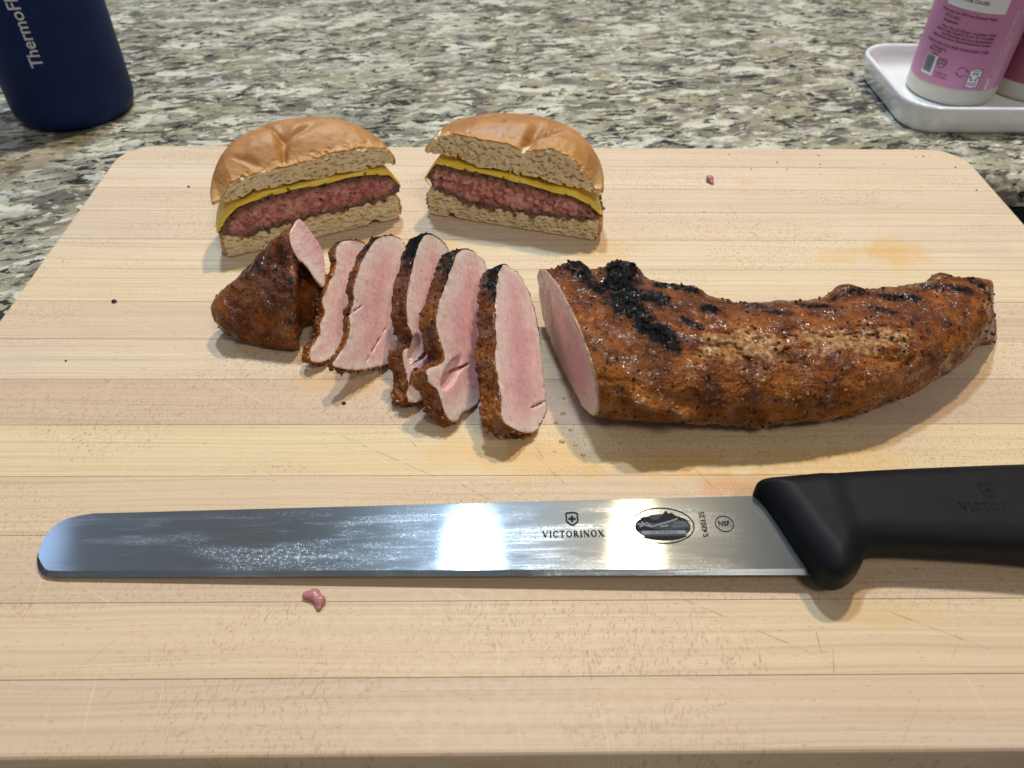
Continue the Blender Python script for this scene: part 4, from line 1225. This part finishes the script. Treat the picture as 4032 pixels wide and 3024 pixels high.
pork_slice('second pork slice, broad pink face split near its lower corner', S2, (-7.48, -30, 32), 0.44, 2, tears=[(-0.9, 1.0, 1.0, 1.5, 0.035, 0.4), (-.3, 3.0, 0.9, 2.9, .035, .3)])
pork_slice('third pork slice, browned rim and a torn strip hanging below', S3, (-4.73, -26, 32), 0.88, 3, cavities=[(-1.25, 2.0, 0.70, 0.34, 0.6, 0.5)], tears=[(-1.9, 1.6, .4, 1.5, 0.10, 0.7)])
pork_slice('fourth pork slice, with a loose chunk split off at its foot', S4, (-2.72, -24, 33), 0.92, 4, cavities=[(-2.5, 1.95, 0.85, 0.30, 0.5, 0.1)], tears=[(-3.0, 2.1, -1.3, 1.5, 0.08, 0.6)])
pork_slice('fifth pork slice, largest pink face, next to the uncut tenderloin', S5, (-0.13, -17, 36), 1.0, 5, tears=[(-2.2, 0.3, -3.2, 0.9, 0.045, 0.4)])

def tenderloin():
    xs = [-1.8, 0, 2, 4.5, 7, 9.5, 11.7, 13.8, 16.0, 17.6, 18.8]
    yc = [0, -.15, -.3, -.9, -1.45, -1.1, -.55, .2, 1.15, 2.1, 2.5]
    aa = [3.6, 3.75, 3.8, 3.35, 2.85, 2.9, 2.95, 2.65, 2.15, 1.55, 1.2]
    bb = [2.0, 2.0, 2.0, 1.95, 1.8, 1.75, 1.75, 1.7, 1.65, 1.55, 1.3]
    h = 0.055
    gd = Grid((-2.2, -5.1, -0.1), (19.3, 4.8, 4.9), h)
    x, y, z = gd.xyz()
    k = np.ones(25) / 25
    def prof(v):
        xx = np.arange(gd.ax[0][0] - 1, gd.ax[0][-1] + 1.001, h)
        f = np.convolve(np.pad(np.interp(xx, xs, v), 12, mode='edge'), k, 'valid')
        return np.interp(gd.ax[0], xx, f)[:, None, None]
    Y0, A_, B_ = prof(yc), prof(aa), prof(bb)
    zc = B_ - 0.08
    # flatter below, fuller towards the front on top
    q = (np.abs((y - Y0) / A_) ** 2.3 + np.abs((z - zc) / B_) ** 2.2) ** (1 / 2.25)
    F = (q - 1) * np.minimum(A_, B_) * 1.05
    nC = np.array([-.965, -.25, -.05])
    cut = (x - .72) * nC[0] + (y + 3.4) * nC[1] + (z - 0) * nC[2]
    nE = np.array([.82, -.38, .42]); nE = nE / np.linalg.norm(nE)
    end = (x - 18.5) * nE[0] + (y - 1.8) * nE[1] + (z - 1.6) * nE[2]
    F = smax(F, cut, 0.10)
    F = smax(F, end, 0.16)
    # charred knobs standing up behind the cut
    for (cx, cy, cz, r) in ((2.25, 2.15, 3.15, 0.75), (2.0, 1.2, 3.45, 0.6), (0.25, 2.2, 3.35, 0.5), (4.9, 1.2, 2.9, 0.5), (11.6, 1.5, 2.75, .55), (16.4, 3.0, 2.3, .55)):
        F = smin(F, np.sqrt((x - cx) ** 2 + (y - cy) ** 2 + (z - cz) ** 2) - r, 0.45)
    F = smax(F, cut, 0.10)
    F = smax(F, 0.0 - z + 0 * F, 0.10).astype(np.float32)
    ix, P = gd.band(F, 0.36)
    S = np.array([3.1, 8.8, 1.4])
    CT = (P - np.array([.72, -3.4, 0])) @ nC
    fa = sstep(-0.14, -0.03, CT)
    lum = fbm(P * 0.75 + S, 3)
    med = fbm(np.stack([P[:, 0] * 1.3, P[:, 1] * 2.0, P[:, 2] * 2.0], 1) + S + 5, 3)
    fine = fbm(P * 5.0 + S, 2)
    # torn silverskin seam along the upper front
    def seam(P):
        ys = np.interp(P[:, 0], [3.5, 5, 7, 9.7, 12, 14], [-2.7, -2.3, -2.35, -2.0, -1.9, -1.2])
        return np.exp(-((P[:, 1] - ys) / 0.9) ** 2) * sstep(3.6, 5.4, P[:, 0]) * sstep(14.2, 12.2, P[:, 0]) * sstep(1.6, 2.2, P[:, 2])
    def lowseam(P):
        t = np.clip((P[:, 0] - 1.9) / 2.8, 0, 1)
        return np.exp(-((P[:, 2] - (2.5 - 0.8 * t)) / 0.25) ** 2) * sstep(1.7, 2.3, P[:, 0]) * sstep(5.0, 4.0, P[:, 0]) * sstep(-2.4, -2.9, P[:, 1])
    CH = [((2.35, 2.6), (1.85, .7), .62, 1.0), ((1.85, .7), (2.1, -.6), .58, 1.0), ((2.1, -.6), (2.75, -1.6), .42, 1.0), ((2.75, -1.6), (3.55, -2.45), .36, 1.0), ((1.9, .5), (3.5, -.05), .42, .95),
          ((.05, 2.9), (.75, 1.3), .36, .95), ((.75, 1.3), (1.2, .4), .30, .85), ((3.6, 1.3), (4.9, .9), .28, .85), ((5.2, -.45), (5.5, -.5), .30, 1.0), ((4.2, -1.3), (4.7, -1.6), .2, .8),
          ((9.3, .35), (10.2, .25), .20, .75), ((12.8, .9), (14.2, .7), .24, .75), ((15.0, 1.8), (16.6, 1.5), .26, .75), ((12.0, .0), (12.8, -.2), .2, .65), ((7.7, -.3), (8.6, -.4), .2, .65), ((17.2, 2.3), (17.6, 1.8), .25, .8), ((10.8, .9), (12.2, 1.3), .3, .6), ((6.4, .6), (7.6, .4), .25, .6)]
    def charm(P):
        m = np.zeros(len(P))
        wv = 0.75 * fbm(P * 1.3 + 40, 3)
        top = sstep(2.0, 2.7, P[:, 2])
        for ((ax, ay), (bx, by), r, k) in CH:
            ex, ey = bx - ax, by - ay
            t = np.clip(((P[:, 0] - ax) * ex + (P[:, 1] - ay) * ey) / (ex * ex + ey * ey), 0, 1)
            d = np.sqrt((P[:, 0] - ax - t * ex) ** 2 + (P[:, 1] - ay - t * ey) ** 2) / r + wv
            m = np.maximum(m, k * np.clip(1.35 - 0.70 * d, 0, 1))
        return m * top
    se, ls, ch = seam(P), lowseam(P), charm(P)
    gro = fbm(np.stack([P[:, 0] * 0.55, P[:, 1] * 1.5, P[:, 2] * 1.5], 1) + S + 8, 3)
    w1, wid = worley(P * 3.0 + S)
    disp = 0.14 * lum + 0.07 * med + 0.035 * fine + 0.025 * (0.45 - w1) + se * (0.20 * np.abs(gro) * 1.6 - 0.20 * sstep(0.07, 0.0, np.abs(gro)) + 0.05 * (0.5 - w1)) \
        + ls * 0.22 + ch * (0.06 + 0.22 * (0.5 - w1) + 0.12 * fine) + 0.05 * sstep(1.2, 0.3, P[:, 2]) * (0.5 - w1)
    F[ix] -= (1 - fa) * disp + fa * (0.06 * fbm(P * 0.8 + S, 2) + 0.06 * fbm(np.stack([P[:, 0] * 3, P[:, 1] * 2.6, P[:, 2] * 1.6], 1) + S, 3))
    V, Q = gd.mesh(F)
    ct = (V - np.array([.72, -3.4, 0])) @ nC
    face = sstep(-0.13, -0.05, ct)
    # distance from the cut outline for the pale border
    yy, ay = np.interp(V[:, 0], xs, yc), np.interp(V[:, 0], xs, aa)
    bz = np.interp(V[:, 0], xs, bb)
    rq = ((np.abs(V[:, 1] - yy) / ay) ** 2.3 + (np.abs(V[:, 2] - bz + .08) / bz) ** 2.2) ** (1 / 2.25)
    fat = np.exp(-np.maximum(1 - rq, 0) * 2.0 / 0.30)
    endm = sstep(-0.35, -0.1, (V - np.array([18.5, 1.8, 1.6])) @ nE)
    o = vol_object('pork_tenderloin', V, Q, M_PORK, None, None, (face, np.maximum(charm(V) * 0.95, 0.22 * sstep(2.7, 3.6, V[:, 2]) * sstep(-1.5, 0.2, V[:, 1])), fat, np.clip(seam(V) * 0.85 + 0.45 * lowseam(V) + 0.5 * endm, 0, 1)), V + S,
                   np.clip(sstep(-1.2, -2.9, V[:, 1] - yy) * 0.85 + 0.12, 0, 1) * (1 - charm(V)))
    tag(o, 'uncut length of roast pork tenderloin with charred peppered crust', 'roast meat')
    C, Nv = normals_of(o)
    up_ = (face < 0.2) & (C[:, 2] > 0.25) & (Nv @ np.array([0, -0.6, 0.8]) > -0.2)
    flakes(o, C, Nv, 330, 0.085, M_PEPPER, 'pepper_flakes', 300, up_)
    flakes(o, C, Nv, 240, 0.07, M_SPICE, 'spice_crumbs', 301, up_ & (C[:, 1] < -1.2))
    return o
tenderloin()

def end_piece():
    h = 0.05
    gd = Grid((-16.3, -0.2, -0.1), (-9.6, 7.0, 5.6), h)
    x, y, z = gd.xyz()
    def rcone(a, b, ra, rb, sy=1.0):
        a, b = np.array(a, float), np.array(b, float)
        ab = b - a
        t = np.clip(((x - a[0]) * ab[0] + (y - a[1]) * ab[1] + (z - a[2]) * ab[2]) / (ab @ ab), 0, 1)
        r = ra + (rb - ra) * t
        return np.sqrt((x - a[0] - t * ab[0]) ** 2 + ((y - a[1] - t * ab[1]) * sy) ** 2 + (z - a[2] - t * ab[2]) ** 2) - r
    F = rcone((-14.15, 2.5, 1.15), (-11.3, 2.9, 1.65), 1.12, 1.75)
    F = smin(F, rcone((-13.5, 3.2, 2.0), (-11.55, 3.75, 3.65), 0.8, 0.80), 0.6)
    F = smin(F, rcone((-13.4, 2.0, .6), (-11.8, 1.8, .7), 0.75, 0.9), 0.6)
    # lower end rounds off, upper part is cut across
    n1 = np.array([.98, .10, -.12])
    e1 = (x + 11.45) * n1[0] + (y - 2.0) * n1[1] + (z - 1.2) * n1[2]
    n2 = np.array([.68, -.417, .60]); n2 /= np.linalg.norm(n2)
    e2 = (x + 11.0) * n2[0] + (y - 3.25) * n2[1] + (z - 3.55) * n2[2]
    low = smax(F, e1, 0.25)
    O2 = np.array([-11.0, 3.25, 3.55])
    u2 = np.array([-n2[1], n2[0], 0]); u2 /= np.linalg.norm(u2)
    v2 = np.cross(n2, u2)
    pg = [((np.array(q) - O2) @ u2, (np.array(q) - O2) @ v2) for q in ((-11.62, 3.40, 4.25), (-11.45, 4.1, 4.65), (-11.25, 4.45, 4.75), (-10.65, 4.2, 4.2), (-10.35, 3.95, 3.4), (-10.2, 3.1, 2.7), (-10.25, 2.55, 2.35), (-10.7, 2.75, 2.7), (-11.1, 3.0, 3.0), (-11.4, 3.1, 3.6))]
    pu = (x - O2[0]) * u2[0] + (y - O2[1]) * u2[1] + (z - O2[2]) * u2[2]
    pv = (x - O2[0]) * v2[0] + (y - O2[1]) * v2[1] + (z - O2[2]) * v2[2]
    near_ = (np.abs(pu) < 3) & (np.abs(pv) < 3) & (np.abs(e2) < 2.2)
    d2p = np.full(F.shape, 3.0)
    d2p[near_] = poly_sdf(chaikin(pg, 2), pu[near_], pv[near_])
    # the flap narrows as it runs back into the body
    lobe = smax(d2p - np.minimum(0, e2) * 0.25, -e2 - 1.5, 0.2)
    F = smin(smax(low, e2 - 0.35, 0.25), lobe, 0.22)
    F = smin(F, rcone((-11.6, 3.3, 1.1), (-10.75, 3.55, 1.25), 1.0, 0.95), 0.25)
    F = np.where(e2 > -0.4, np.maximum(F, np.where(d2p < 0.35, e2, -9)), F)
    F = smax(F, 0.0 - z + 0 * F, 0.12).astype(np.float32)
    ix, P = gd.band(F, 0.4)
    S = np.array([21.1, 4.4, 9.2])
    E2 = (P - np.array([-11.0, 3.25, 3.55])) @ n2
    fa = sstep(-0.12, -0.03, E2)
    w1, _ = worley(P * 2.6 + S)
    F[ix] -= (1 - fa) * (0.20 * fbm(P * 0.8 + S, 3) + 0.07 * fbm(P * 2.6 + S, 2) + 0.05 * (0.5 - w1)) + fa * 0.03 * fbm(P * 2.5 + S, 2)
    V, Q = gd.mesh(F)
    ev = (V - np.array([-11.0, 3.25, 3.55])) @ n2
    face = sstep(-0.12, -0.05, ev) * sstep(0.12, 0.0, poly_sdf(chaikin(pg, 2), (V - O2) @ u2, (V - O2) @ v2))
    tt = np.clip(((V - np.array([-11.3, 3.5, 4.4])) @ np.array([.95, -.9, -2.0])) / 5.7, 0, 1)
    lb = np.linalg.norm(V - (np.array([-11.3, 3.5, 4.4]) + tt[:, None] * np.array([.95, -.9, -2.0])), axis=1)
    fat = np.clip(np.exp(-lb / 0.35), 0, 0.8)
    char = 0.50 * sstep(1.6, 3.0, V[:, 2]) * sstep(4.9, 3.4, V[:, 2]) + 0.25
    o = vol_object('pork_end_piece', V, Q, M_PORK, None, None, (face, char * 0.55, fat, 0 * face), V + S, 0.30 + 0 * face)
    tag(o, 'cone-shaped dark brown pork end piece at the left of the slices', 'roast meat')
    C, Nv = normals_of(o)
    flakes(o, C, Nv, 46, 0.085, M_PEPPER, 'pepper_flakes', 400, (face < .2) & (C[:, 2] > .3))
end_piece()

# ------------------------------------------------------------------ scraps and crumbs on the board
def blob(name, pts_r, mat, h=0.03, amp=0.05, freq=3.0, seed=0):
    pr = np.array(pts_r, float)
    lo = (pr[:, :3] - pr[:, 3:]).min(0) - 0.2
    hi = (pr[:, :3] + pr[:, 3:]).max(0) + 0.2
    gd = Grid(lo, hi, h)
    x, y, z = gd.xyz()
    F = None
    for a, b in zip(pr[:-1], pr[1:]):
        ab = b[:3] - a[:3]
        t = np.clip(((x - a[0]) * ab[0] + (y - a[1]) * ab[1] + (z - a[2]) * ab[2]) / (ab @ ab), 0, 1)
        d = np.sqrt((x - a[0] - t * ab[0]) ** 2 + (y - a[1] - t * ab[1]) ** 2 + ((z - a[2] - t * ab[2]) * 1.3) ** 2) - (a[3] + (b[3] - a[3]) * t)
        F = d if F is None else smin(F, d, 0.08)
    F = smax(F, 0.003 - z + 0 * F, 0.03).astype(np.float32)
    ix, P = gd.band(F, 0.15)
    F[ix] -= amp * fbm(P * freq + seed * 7.7, 3)
    V, Q = gd.mesh(F)
    return vol_object(name, V, Q, mat)
o = blob('meat_scrap', [(-9.12, -10.80, .12, .13), (-8.85, -10.78, .14, .18), (-8.66, -11.0, .13, .17), (-8.66, -11.22, .08, .10)], M_SCRAP, seed=1)
tag(o, 'torn pink scrap of beef in front of the knife blade', 'meat scrap')
o = blob('meat_scrap', [(9.16, 16.18, .14, .12), (9.22, 15.92, .18, .20), (9.30, 15.66, .10, .12)], M_SCRAP, seed=2)
tag(o, 'small pink scrap of beef on the empty right rear of the board', 'meat scrap')
PEP = [(-20.70, 4.66, .17, 'largest dark pepper crumb on the bare left of the board'), (-9.15, -1.97, .12, 'lone dark pepper crumb in front of the second pork slice'), (-20.19, 15.06, .10, 'dark crumb left of the left burger half near the rear'), (-21.33, 0.60, .07, 'tiny crumb near the left edge of the board'),
       (-2.92, -3.85, .08, None), (11.01, 19.09, .09, None), (16.43, 19.05, .10, None), (13.70, 18.15, .10, None), (16.23, 17.99, .09, None), (14.09, 17.36, .08, None), (11.94, 17.34, .09, None), (22.79, 18.98, .11, None),
       (23.2, 19.0, .07, None), (22.3, 18.9, .07, None), (24.20, 17.66, .11, None), (24.3, 15.04, .10, None), (8.28, 12.62, .08, None), (21.23, 15.38, .07, None), (16.1, 17.6, .06, None), (20.0, 18.0, .06, None)]
for k, (px, py, s, lab) in enumerate(PEP):
    r = np.random.default_rng(500 + k)
    s = s * (0.46 if k > 3 else 0.66)
    bm = bmesh.new()
    bmesh.ops.create_icosphere(bm, subdivisions=1, radius=1)
    for v in bm.verts:
        v.co = Vector((v.co.x * s * r.uniform(.7, 1.3) * 1.25, v.co.y * s * r.uniform(.7, 1.2), v.co.z * s * r.uniform(.4, .8))) 
    zmin = min(v.co.z for v in bm.verts)
    for v in bm.verts: v.co = (v.co + Vector((px, py, -zmin))) * CM
    me = bpy.data.meshes.new('pepper_crumb'); bm.to_mesh(me); bm.free()
    me.materials.append(M_PEPPER)
    o = bpy.data.objects.new('pepper_crumb', me); COL.objects.link(o)
    if lab is None:
        lab = 'speck of black pepper lying between the last slice and the knife' if k == 4 else 'tiny speck of black pepper scattered on the right rear of the board'
    tag(o, lab, 'crumb', 'pepper crumbs scattered on the board')

t_ = NT('meat_juice')
M_JUICE = t_.out(Base_Color=(0.95, 0.80, 0.55), Roughness=0.04, Transmission_Weight=0.9, IOR=1.35)
for k, (px, py, r_) in enumerate([(-0.62, -3.05, .07), (-0.30, -2.55, .09), (-0.05, -3.45, .06), (-0.42, -4.05, .10), (0.10, -4.25, .06), (-0.75, -4.55, .05), (0.35, -4.75, .07), (-0.20, -1.7, .05)]):
    bm = bmesh.new()
    bmesh.ops.create_uvsphere(bm, u_segments=14, v_segments=8, radius=1)
    for v in bm.verts: v.co = Vector((v.co.x * r_ * 1.3 + px, v.co.y * r_ + py, max(v.co.z, -0.05) * r_ * 0.5 + 0.01)) * CM
    me = bpy.data.meshes.new('juice_droplet'); bm.to_mesh(me); bm.free()
    me.polygons.foreach_set('use_smooth', np.ones(len(me.polygons), bool))
    me.materials.append(M_JUICE)
    o = bpy.data.objects.new('juice_droplet', me); COL.objects.link(o)
    tag(o, 'tiny clear droplet of meat juice between the last slice and the tenderloin', 'droplet', 'juice droplets on the board')

# ------------------------------------------------------------------ navy flask
def flask():
    c, r = (-33.8, 31.6), 4.15
    root = empty('steel_flask', (c[0], c[1], CZ))
    tag(root, 'matte navy blue insulated flask with pale vertical lettering', 'bottle')
    z = CZ
    prof = [(0, z + .05), (r - 1.1, z + .05), (r - .95, z), (r - .75, z), (r - .45, z + .12), (r - .2, z + .38), (r - .06, z + .75), (r, z + 1.2), (r, z + 8), (r, z + 16), (r, z + 20), (r - .15, z + 21), (r - .9, z + 22.2), (r - 1.3, z + 23), (0, z + 23)]
    keep(lathe('body', prof, c, M_NAVY), root)
    capp = [(r - 1.2, z + 23), (r - .9, z + 23.1), (r - .9, z + 25.5), (r - 1.2, z + 26), (0, z + 26)]
    keep(lathe('cap', capp, c, M_SINK), root)
    # lettering runs up the wall
    V, F = text_mesh('ThermoFlask', 1.10, 'LEFT', 0.016, 4)
    a0 = math.radians(FLASK_A)
    W = []
    for v in V:
        ang = a0 - v[1] / r           # letter tops lean to the left as seen from the front
        W.append((c[0] + (r + .02) * math.cos(ang), c[1] + (r + .02) * math.sin(ang), CZ + FLASK_Z + v[0] * 0.98))
    o = mesh_obj('lettering', W, F, M_GREYPRINT)
    keep(o, root)
FLASK_A, FLASK_Z = -79.5, 4.75
flask()

# ------------------------------------------------------------------ tray and soap bottles
def rrect(x0, x1, y0, y1, r, n=10):
    o = []
    for cx, cy, a in ((x1 - r, y1 - r, 0), (x0 + r, y1 - r, 90), (x0 + r, y0 + r, 180), (x1 - r, y0 + r, 270)):
        for k in range(n + 1):
            q = math.radians(a + 90 * k / n)
            o.append((cx + r * math.cos(q), cy + r * math.sin(q)))
    return o
def tray():
    x0, x1, y0, y1 = 26.5, 47.0, 28.5, 39.6
    prof = [(-1.0, 0.10), (-.15, 0.0), (0.0, .10), (.12, .35), (.32, 1.2), (.46, 1.85), (.46, 2.0), (.40, 2.10), (.28, 2.14), (.16, 2.08), (.08, 1.95), (-.05, 1.4), (-.25, .85), (-.6, .55), (-1.2, .42)]
    V, Fc = [], []
    rings = []
    for d, zz in prof:
        ring = rrect(x0 - d, x1 + d, y0 - d, y1 + d, max(0.4, 2.2 + d))
        rings.append(len(ring))
        V += [(x, y, CZ + zz) for x, y in ring]
    n = rings[0]
    for j in range(len(prof) - 1):
        for k in range(n):
            Fc.append((j * n + k, j * n + (k + 1) % n, (j + 1) * n + (k + 1) % n, (j + 1) * n + k))
    Fc.append(tuple(range((len(prof) - 1) * n, len(prof) * n)))
    Fc.append(tuple(range(n - 1, -1, -1)))
    o = mesh_obj('ceramic_tray', V, Fc, M_CERAMIC, smooth=True)
    tag(o, 'glossy white ceramic tray with raised rim holding two soap bottles', 'tray')
tray()
TZ = CZ + 0.42
def soap(label, c, r, mlabel, facing, second=False):
    root = empty('soap_bottle', (c[0], c[1], TZ))
    tag(root, label, 'soap bottle', 'soap bottles standing in the tray')
    z = TZ
    prof = [(0, z + .03), (r - .5, z + .03), (r - .25, z + .02), (r - .08, z + .15), (r, z + .4), (r, z + 1.35), (r - .03, z + 1.42), (r - .03, z + 1.46), (r, z + 1.55), (r, z + 15), (r - .3, z + 16), (r - 1.4, z + 17.2), (1.2, z + 17.8), (1.2, z + 18.6), (0, z + 18.6)]
    keep(lathe('body', prof, c, M_SOAP, n=80), root)
    lr = r + .02
    lab = lathe('wrap_label', [(lr, z + 1.35), (lr, z + 14.5)], c, mlabel, n=96)
    keep(lab, root)
    keep(lathe('pump_collar', [(1.3, z + 18.6), (1.3, z + 20), (.5, z + 20.2), (.5, z + 22.5), (0, z + 22.5)], c, M_WHITE, n=32), root)
    def place(off=0.02):
        def f(s, hgt):
            a = facing + s / lr
            return (c[0] + (lr + off) * math.cos(a), c[1] + (lr + off) * math.sin(a), z + hgt - 0.6)
        return f
    def stick(name, fl, mat, off=0.02):
        o = sheet(name, fl, mat, place(off)); o.parent = lab; return o
    if second:
        f = Flat()
        for cx, cy, rr in ((-2.9, 5.1, .42), (-2.5, 4.6, .45), (-2.9, 4.2, .42), (-2.45, 5.5, .4), (-2.1, 5.1, .42), (-2.1, 4.2, .42), (-2.6, 3.6, .4), (-2.1, 3.5, .4), (-1.7, 4.6, .45)):
            f.ring((cx, cy), rr, rr, .05, .05, n=20)
        stick('flower_print', f, M_PRINT)
        return
    # curved white panel needs steps to follow the wall
    f = Flat()
    for k in range(24):
        a, b = -2.9 + 4.1 * k / 24, -2.9 + 4.1 * (k + 1) / 24
        f.poly([(a, 7.3), (b, 7.3), (b, 13), (a, 13)])
    stick('white_panel', f, M_WHITE, 0.02)
    f = Flat().text('ARTIFICIAL COLORS', .30, (-.05, 7.9), align='RIGHT', sx=.8, bold=.006)
    stick('panel_lettering', f, M_PRINT, 0.04)
    f = Flat()
    L = [(6.95, 'Bottle made from 100% Post-Consumer Plastic', .85), (6.62, 'RECYCLABLE', -1.5), (6.30, 'Biodegradable', -1.5),
         (5.90, 'Water, Salts, and Glycerin, Laureamine Oxide', 1.2), (5.66, 'Sodium Citrate, Geranium Flower Oil, Citronellol', 1.18), (5.42, 'Aloe Barbadensis Leaf Juice, Benzisothiazol', 1.17), (5.18, 'Methylisothiazolinone, Benzisothiazolinone, Sodium', 1.17),
         (4.70, 'CONTACT WITH EYES. RINSE THOROUGHLY. KEEP', 1.19), (4.42, 'Distributed by', -1.6), (4.20, 'Made in USA', -1.9), (3.98, 'www', -2.1)]
    for hgt, s, xr in L: f.text(s, .26, (xr, hgt), align='RIGHT', sx=.80, bold=.004)
    f.ring((-.05, 3.2), .34, .36, .05, .05, 25, 160, 14); f.ring((-.05, 3.2), .34, .36, .05, .05, 205, 340, 14)
    f.path([(.20, 3.28), (.28, 3.36), (.36, 3.24)], .05); f.path([(-.30, 3.12), (-.38, 3.04), (-.46, 3.16)], .05)
    f.ring((-1.6, 3.45), .30, .30, .04, .04); f.ring((-1.78, 3.6), .2, .2, .04, .04); f.ring((-1.42, 3.62), .2, .2, .04, .04)
    f.text('cruelty free', .24, (-1.35, 2.78), sx=.8); f.text('plant based', .24, (-1.35, 2.55), sx=.8)
    stick('small_print', f, M_PRINT)
    f = Flat()
    for k in range(5):
        a, b = -3.0 + 1.0 * k / 5, -3.0 + 1.0 * (k + 1) / 5
        f.poly([(a, 2.42), (b, 2.42), (b, 3.82), (a, 3.82)])
    stick('barcode_panel', f, M_WHITE)
    f = Flat()
    for k, (a, wd) in enumerate([(-2.92, .06), (-2.82, .04), (-2.74, .08), (-2.62, .05), (-2.53, .09), (-2.41, .05), (-2.33, .07), (-2.22, .05)]):
        f.poly([(a, 2.62), (a + wd, 2.62), (a + wd, 3.78), (a, 3.78)])
    stick('barcode', f, M_GREEN, 0.04)
    # recycling mark
    f = Flat()
    for k in range(3):
        a, b = .48 + .84 * k / 3, .48 + .84 * (k + 1) / 3
        f.poly([(a, 2.2), (b, 2.2), (b, 3.5), (a, 3.5)])
    stick('recycling_panel', f, M_WHITE)
    f = Flat()
    f.path([(.48, 2.2), (1.32, 2.2), (1.32, 3.5), (.48, 3.5), (.48, 2.2)], .05)
    cx, cy = .90, 2.95
    for k in range(3):
        a = math.radians(90 + 120 * k)
        for s_, e_ in ((-40, -8), (8, 40)):
            p1 = (cx + .27 * math.cos(a + math.radians(s_)), cy + .27 * math.sin(a + math.radians(s_)))
            p2 = (cx + .27 * math.cos(a + math.radians(e_)), cy + .27 * math.sin(a + math.radians(e_)))
            f.stroke(p1, p2, .13)
    f.path([(.58, 2.50), (1.22, 2.50)], .06); f.path([(.58, 2.36), (1.22, 2.36)], .05); f.path([(.60, 3.38), (1.20, 3.38)], .05)
    stick('recycling_mark', f, M_PRINT, 0.04)
    # pale lettering running up the right of the label
    f = Flat().text('MINT', .36, (2.12, 2.0), rot=math.pi / 2, align='LEFT', bold=.010)
    for k, s in enumerate(('a fresh clean scent for your hands. Lather up', 'and rinse well with water, made with plant', 'derived cleansers and essential oils')):
        f.text(s, .25, (2.10 + .30 * k, 3.2 if k == 0 else 2.0), rot=math.pi / 2, align='LEFT', sx=.95)
    stick('side_lettering', f, M_WHITE)
def face_angle(c, deg):
    return math.atan2(-24.5 - c[1], -2.9 - c[0]) + math.radians(deg)
soap('pink-labelled soap bottle with small print and recycling mark in the tray', (32.1, 35.0), 3.2, M_LABEL, face_angle((32.1, 35.0), 8))
soap('darker rose-labelled soap bottle cut off by the right edge', (38.4, 35.6), 3.2, M_LABEL2, face_angle((38.4, 35.6), 0), True)
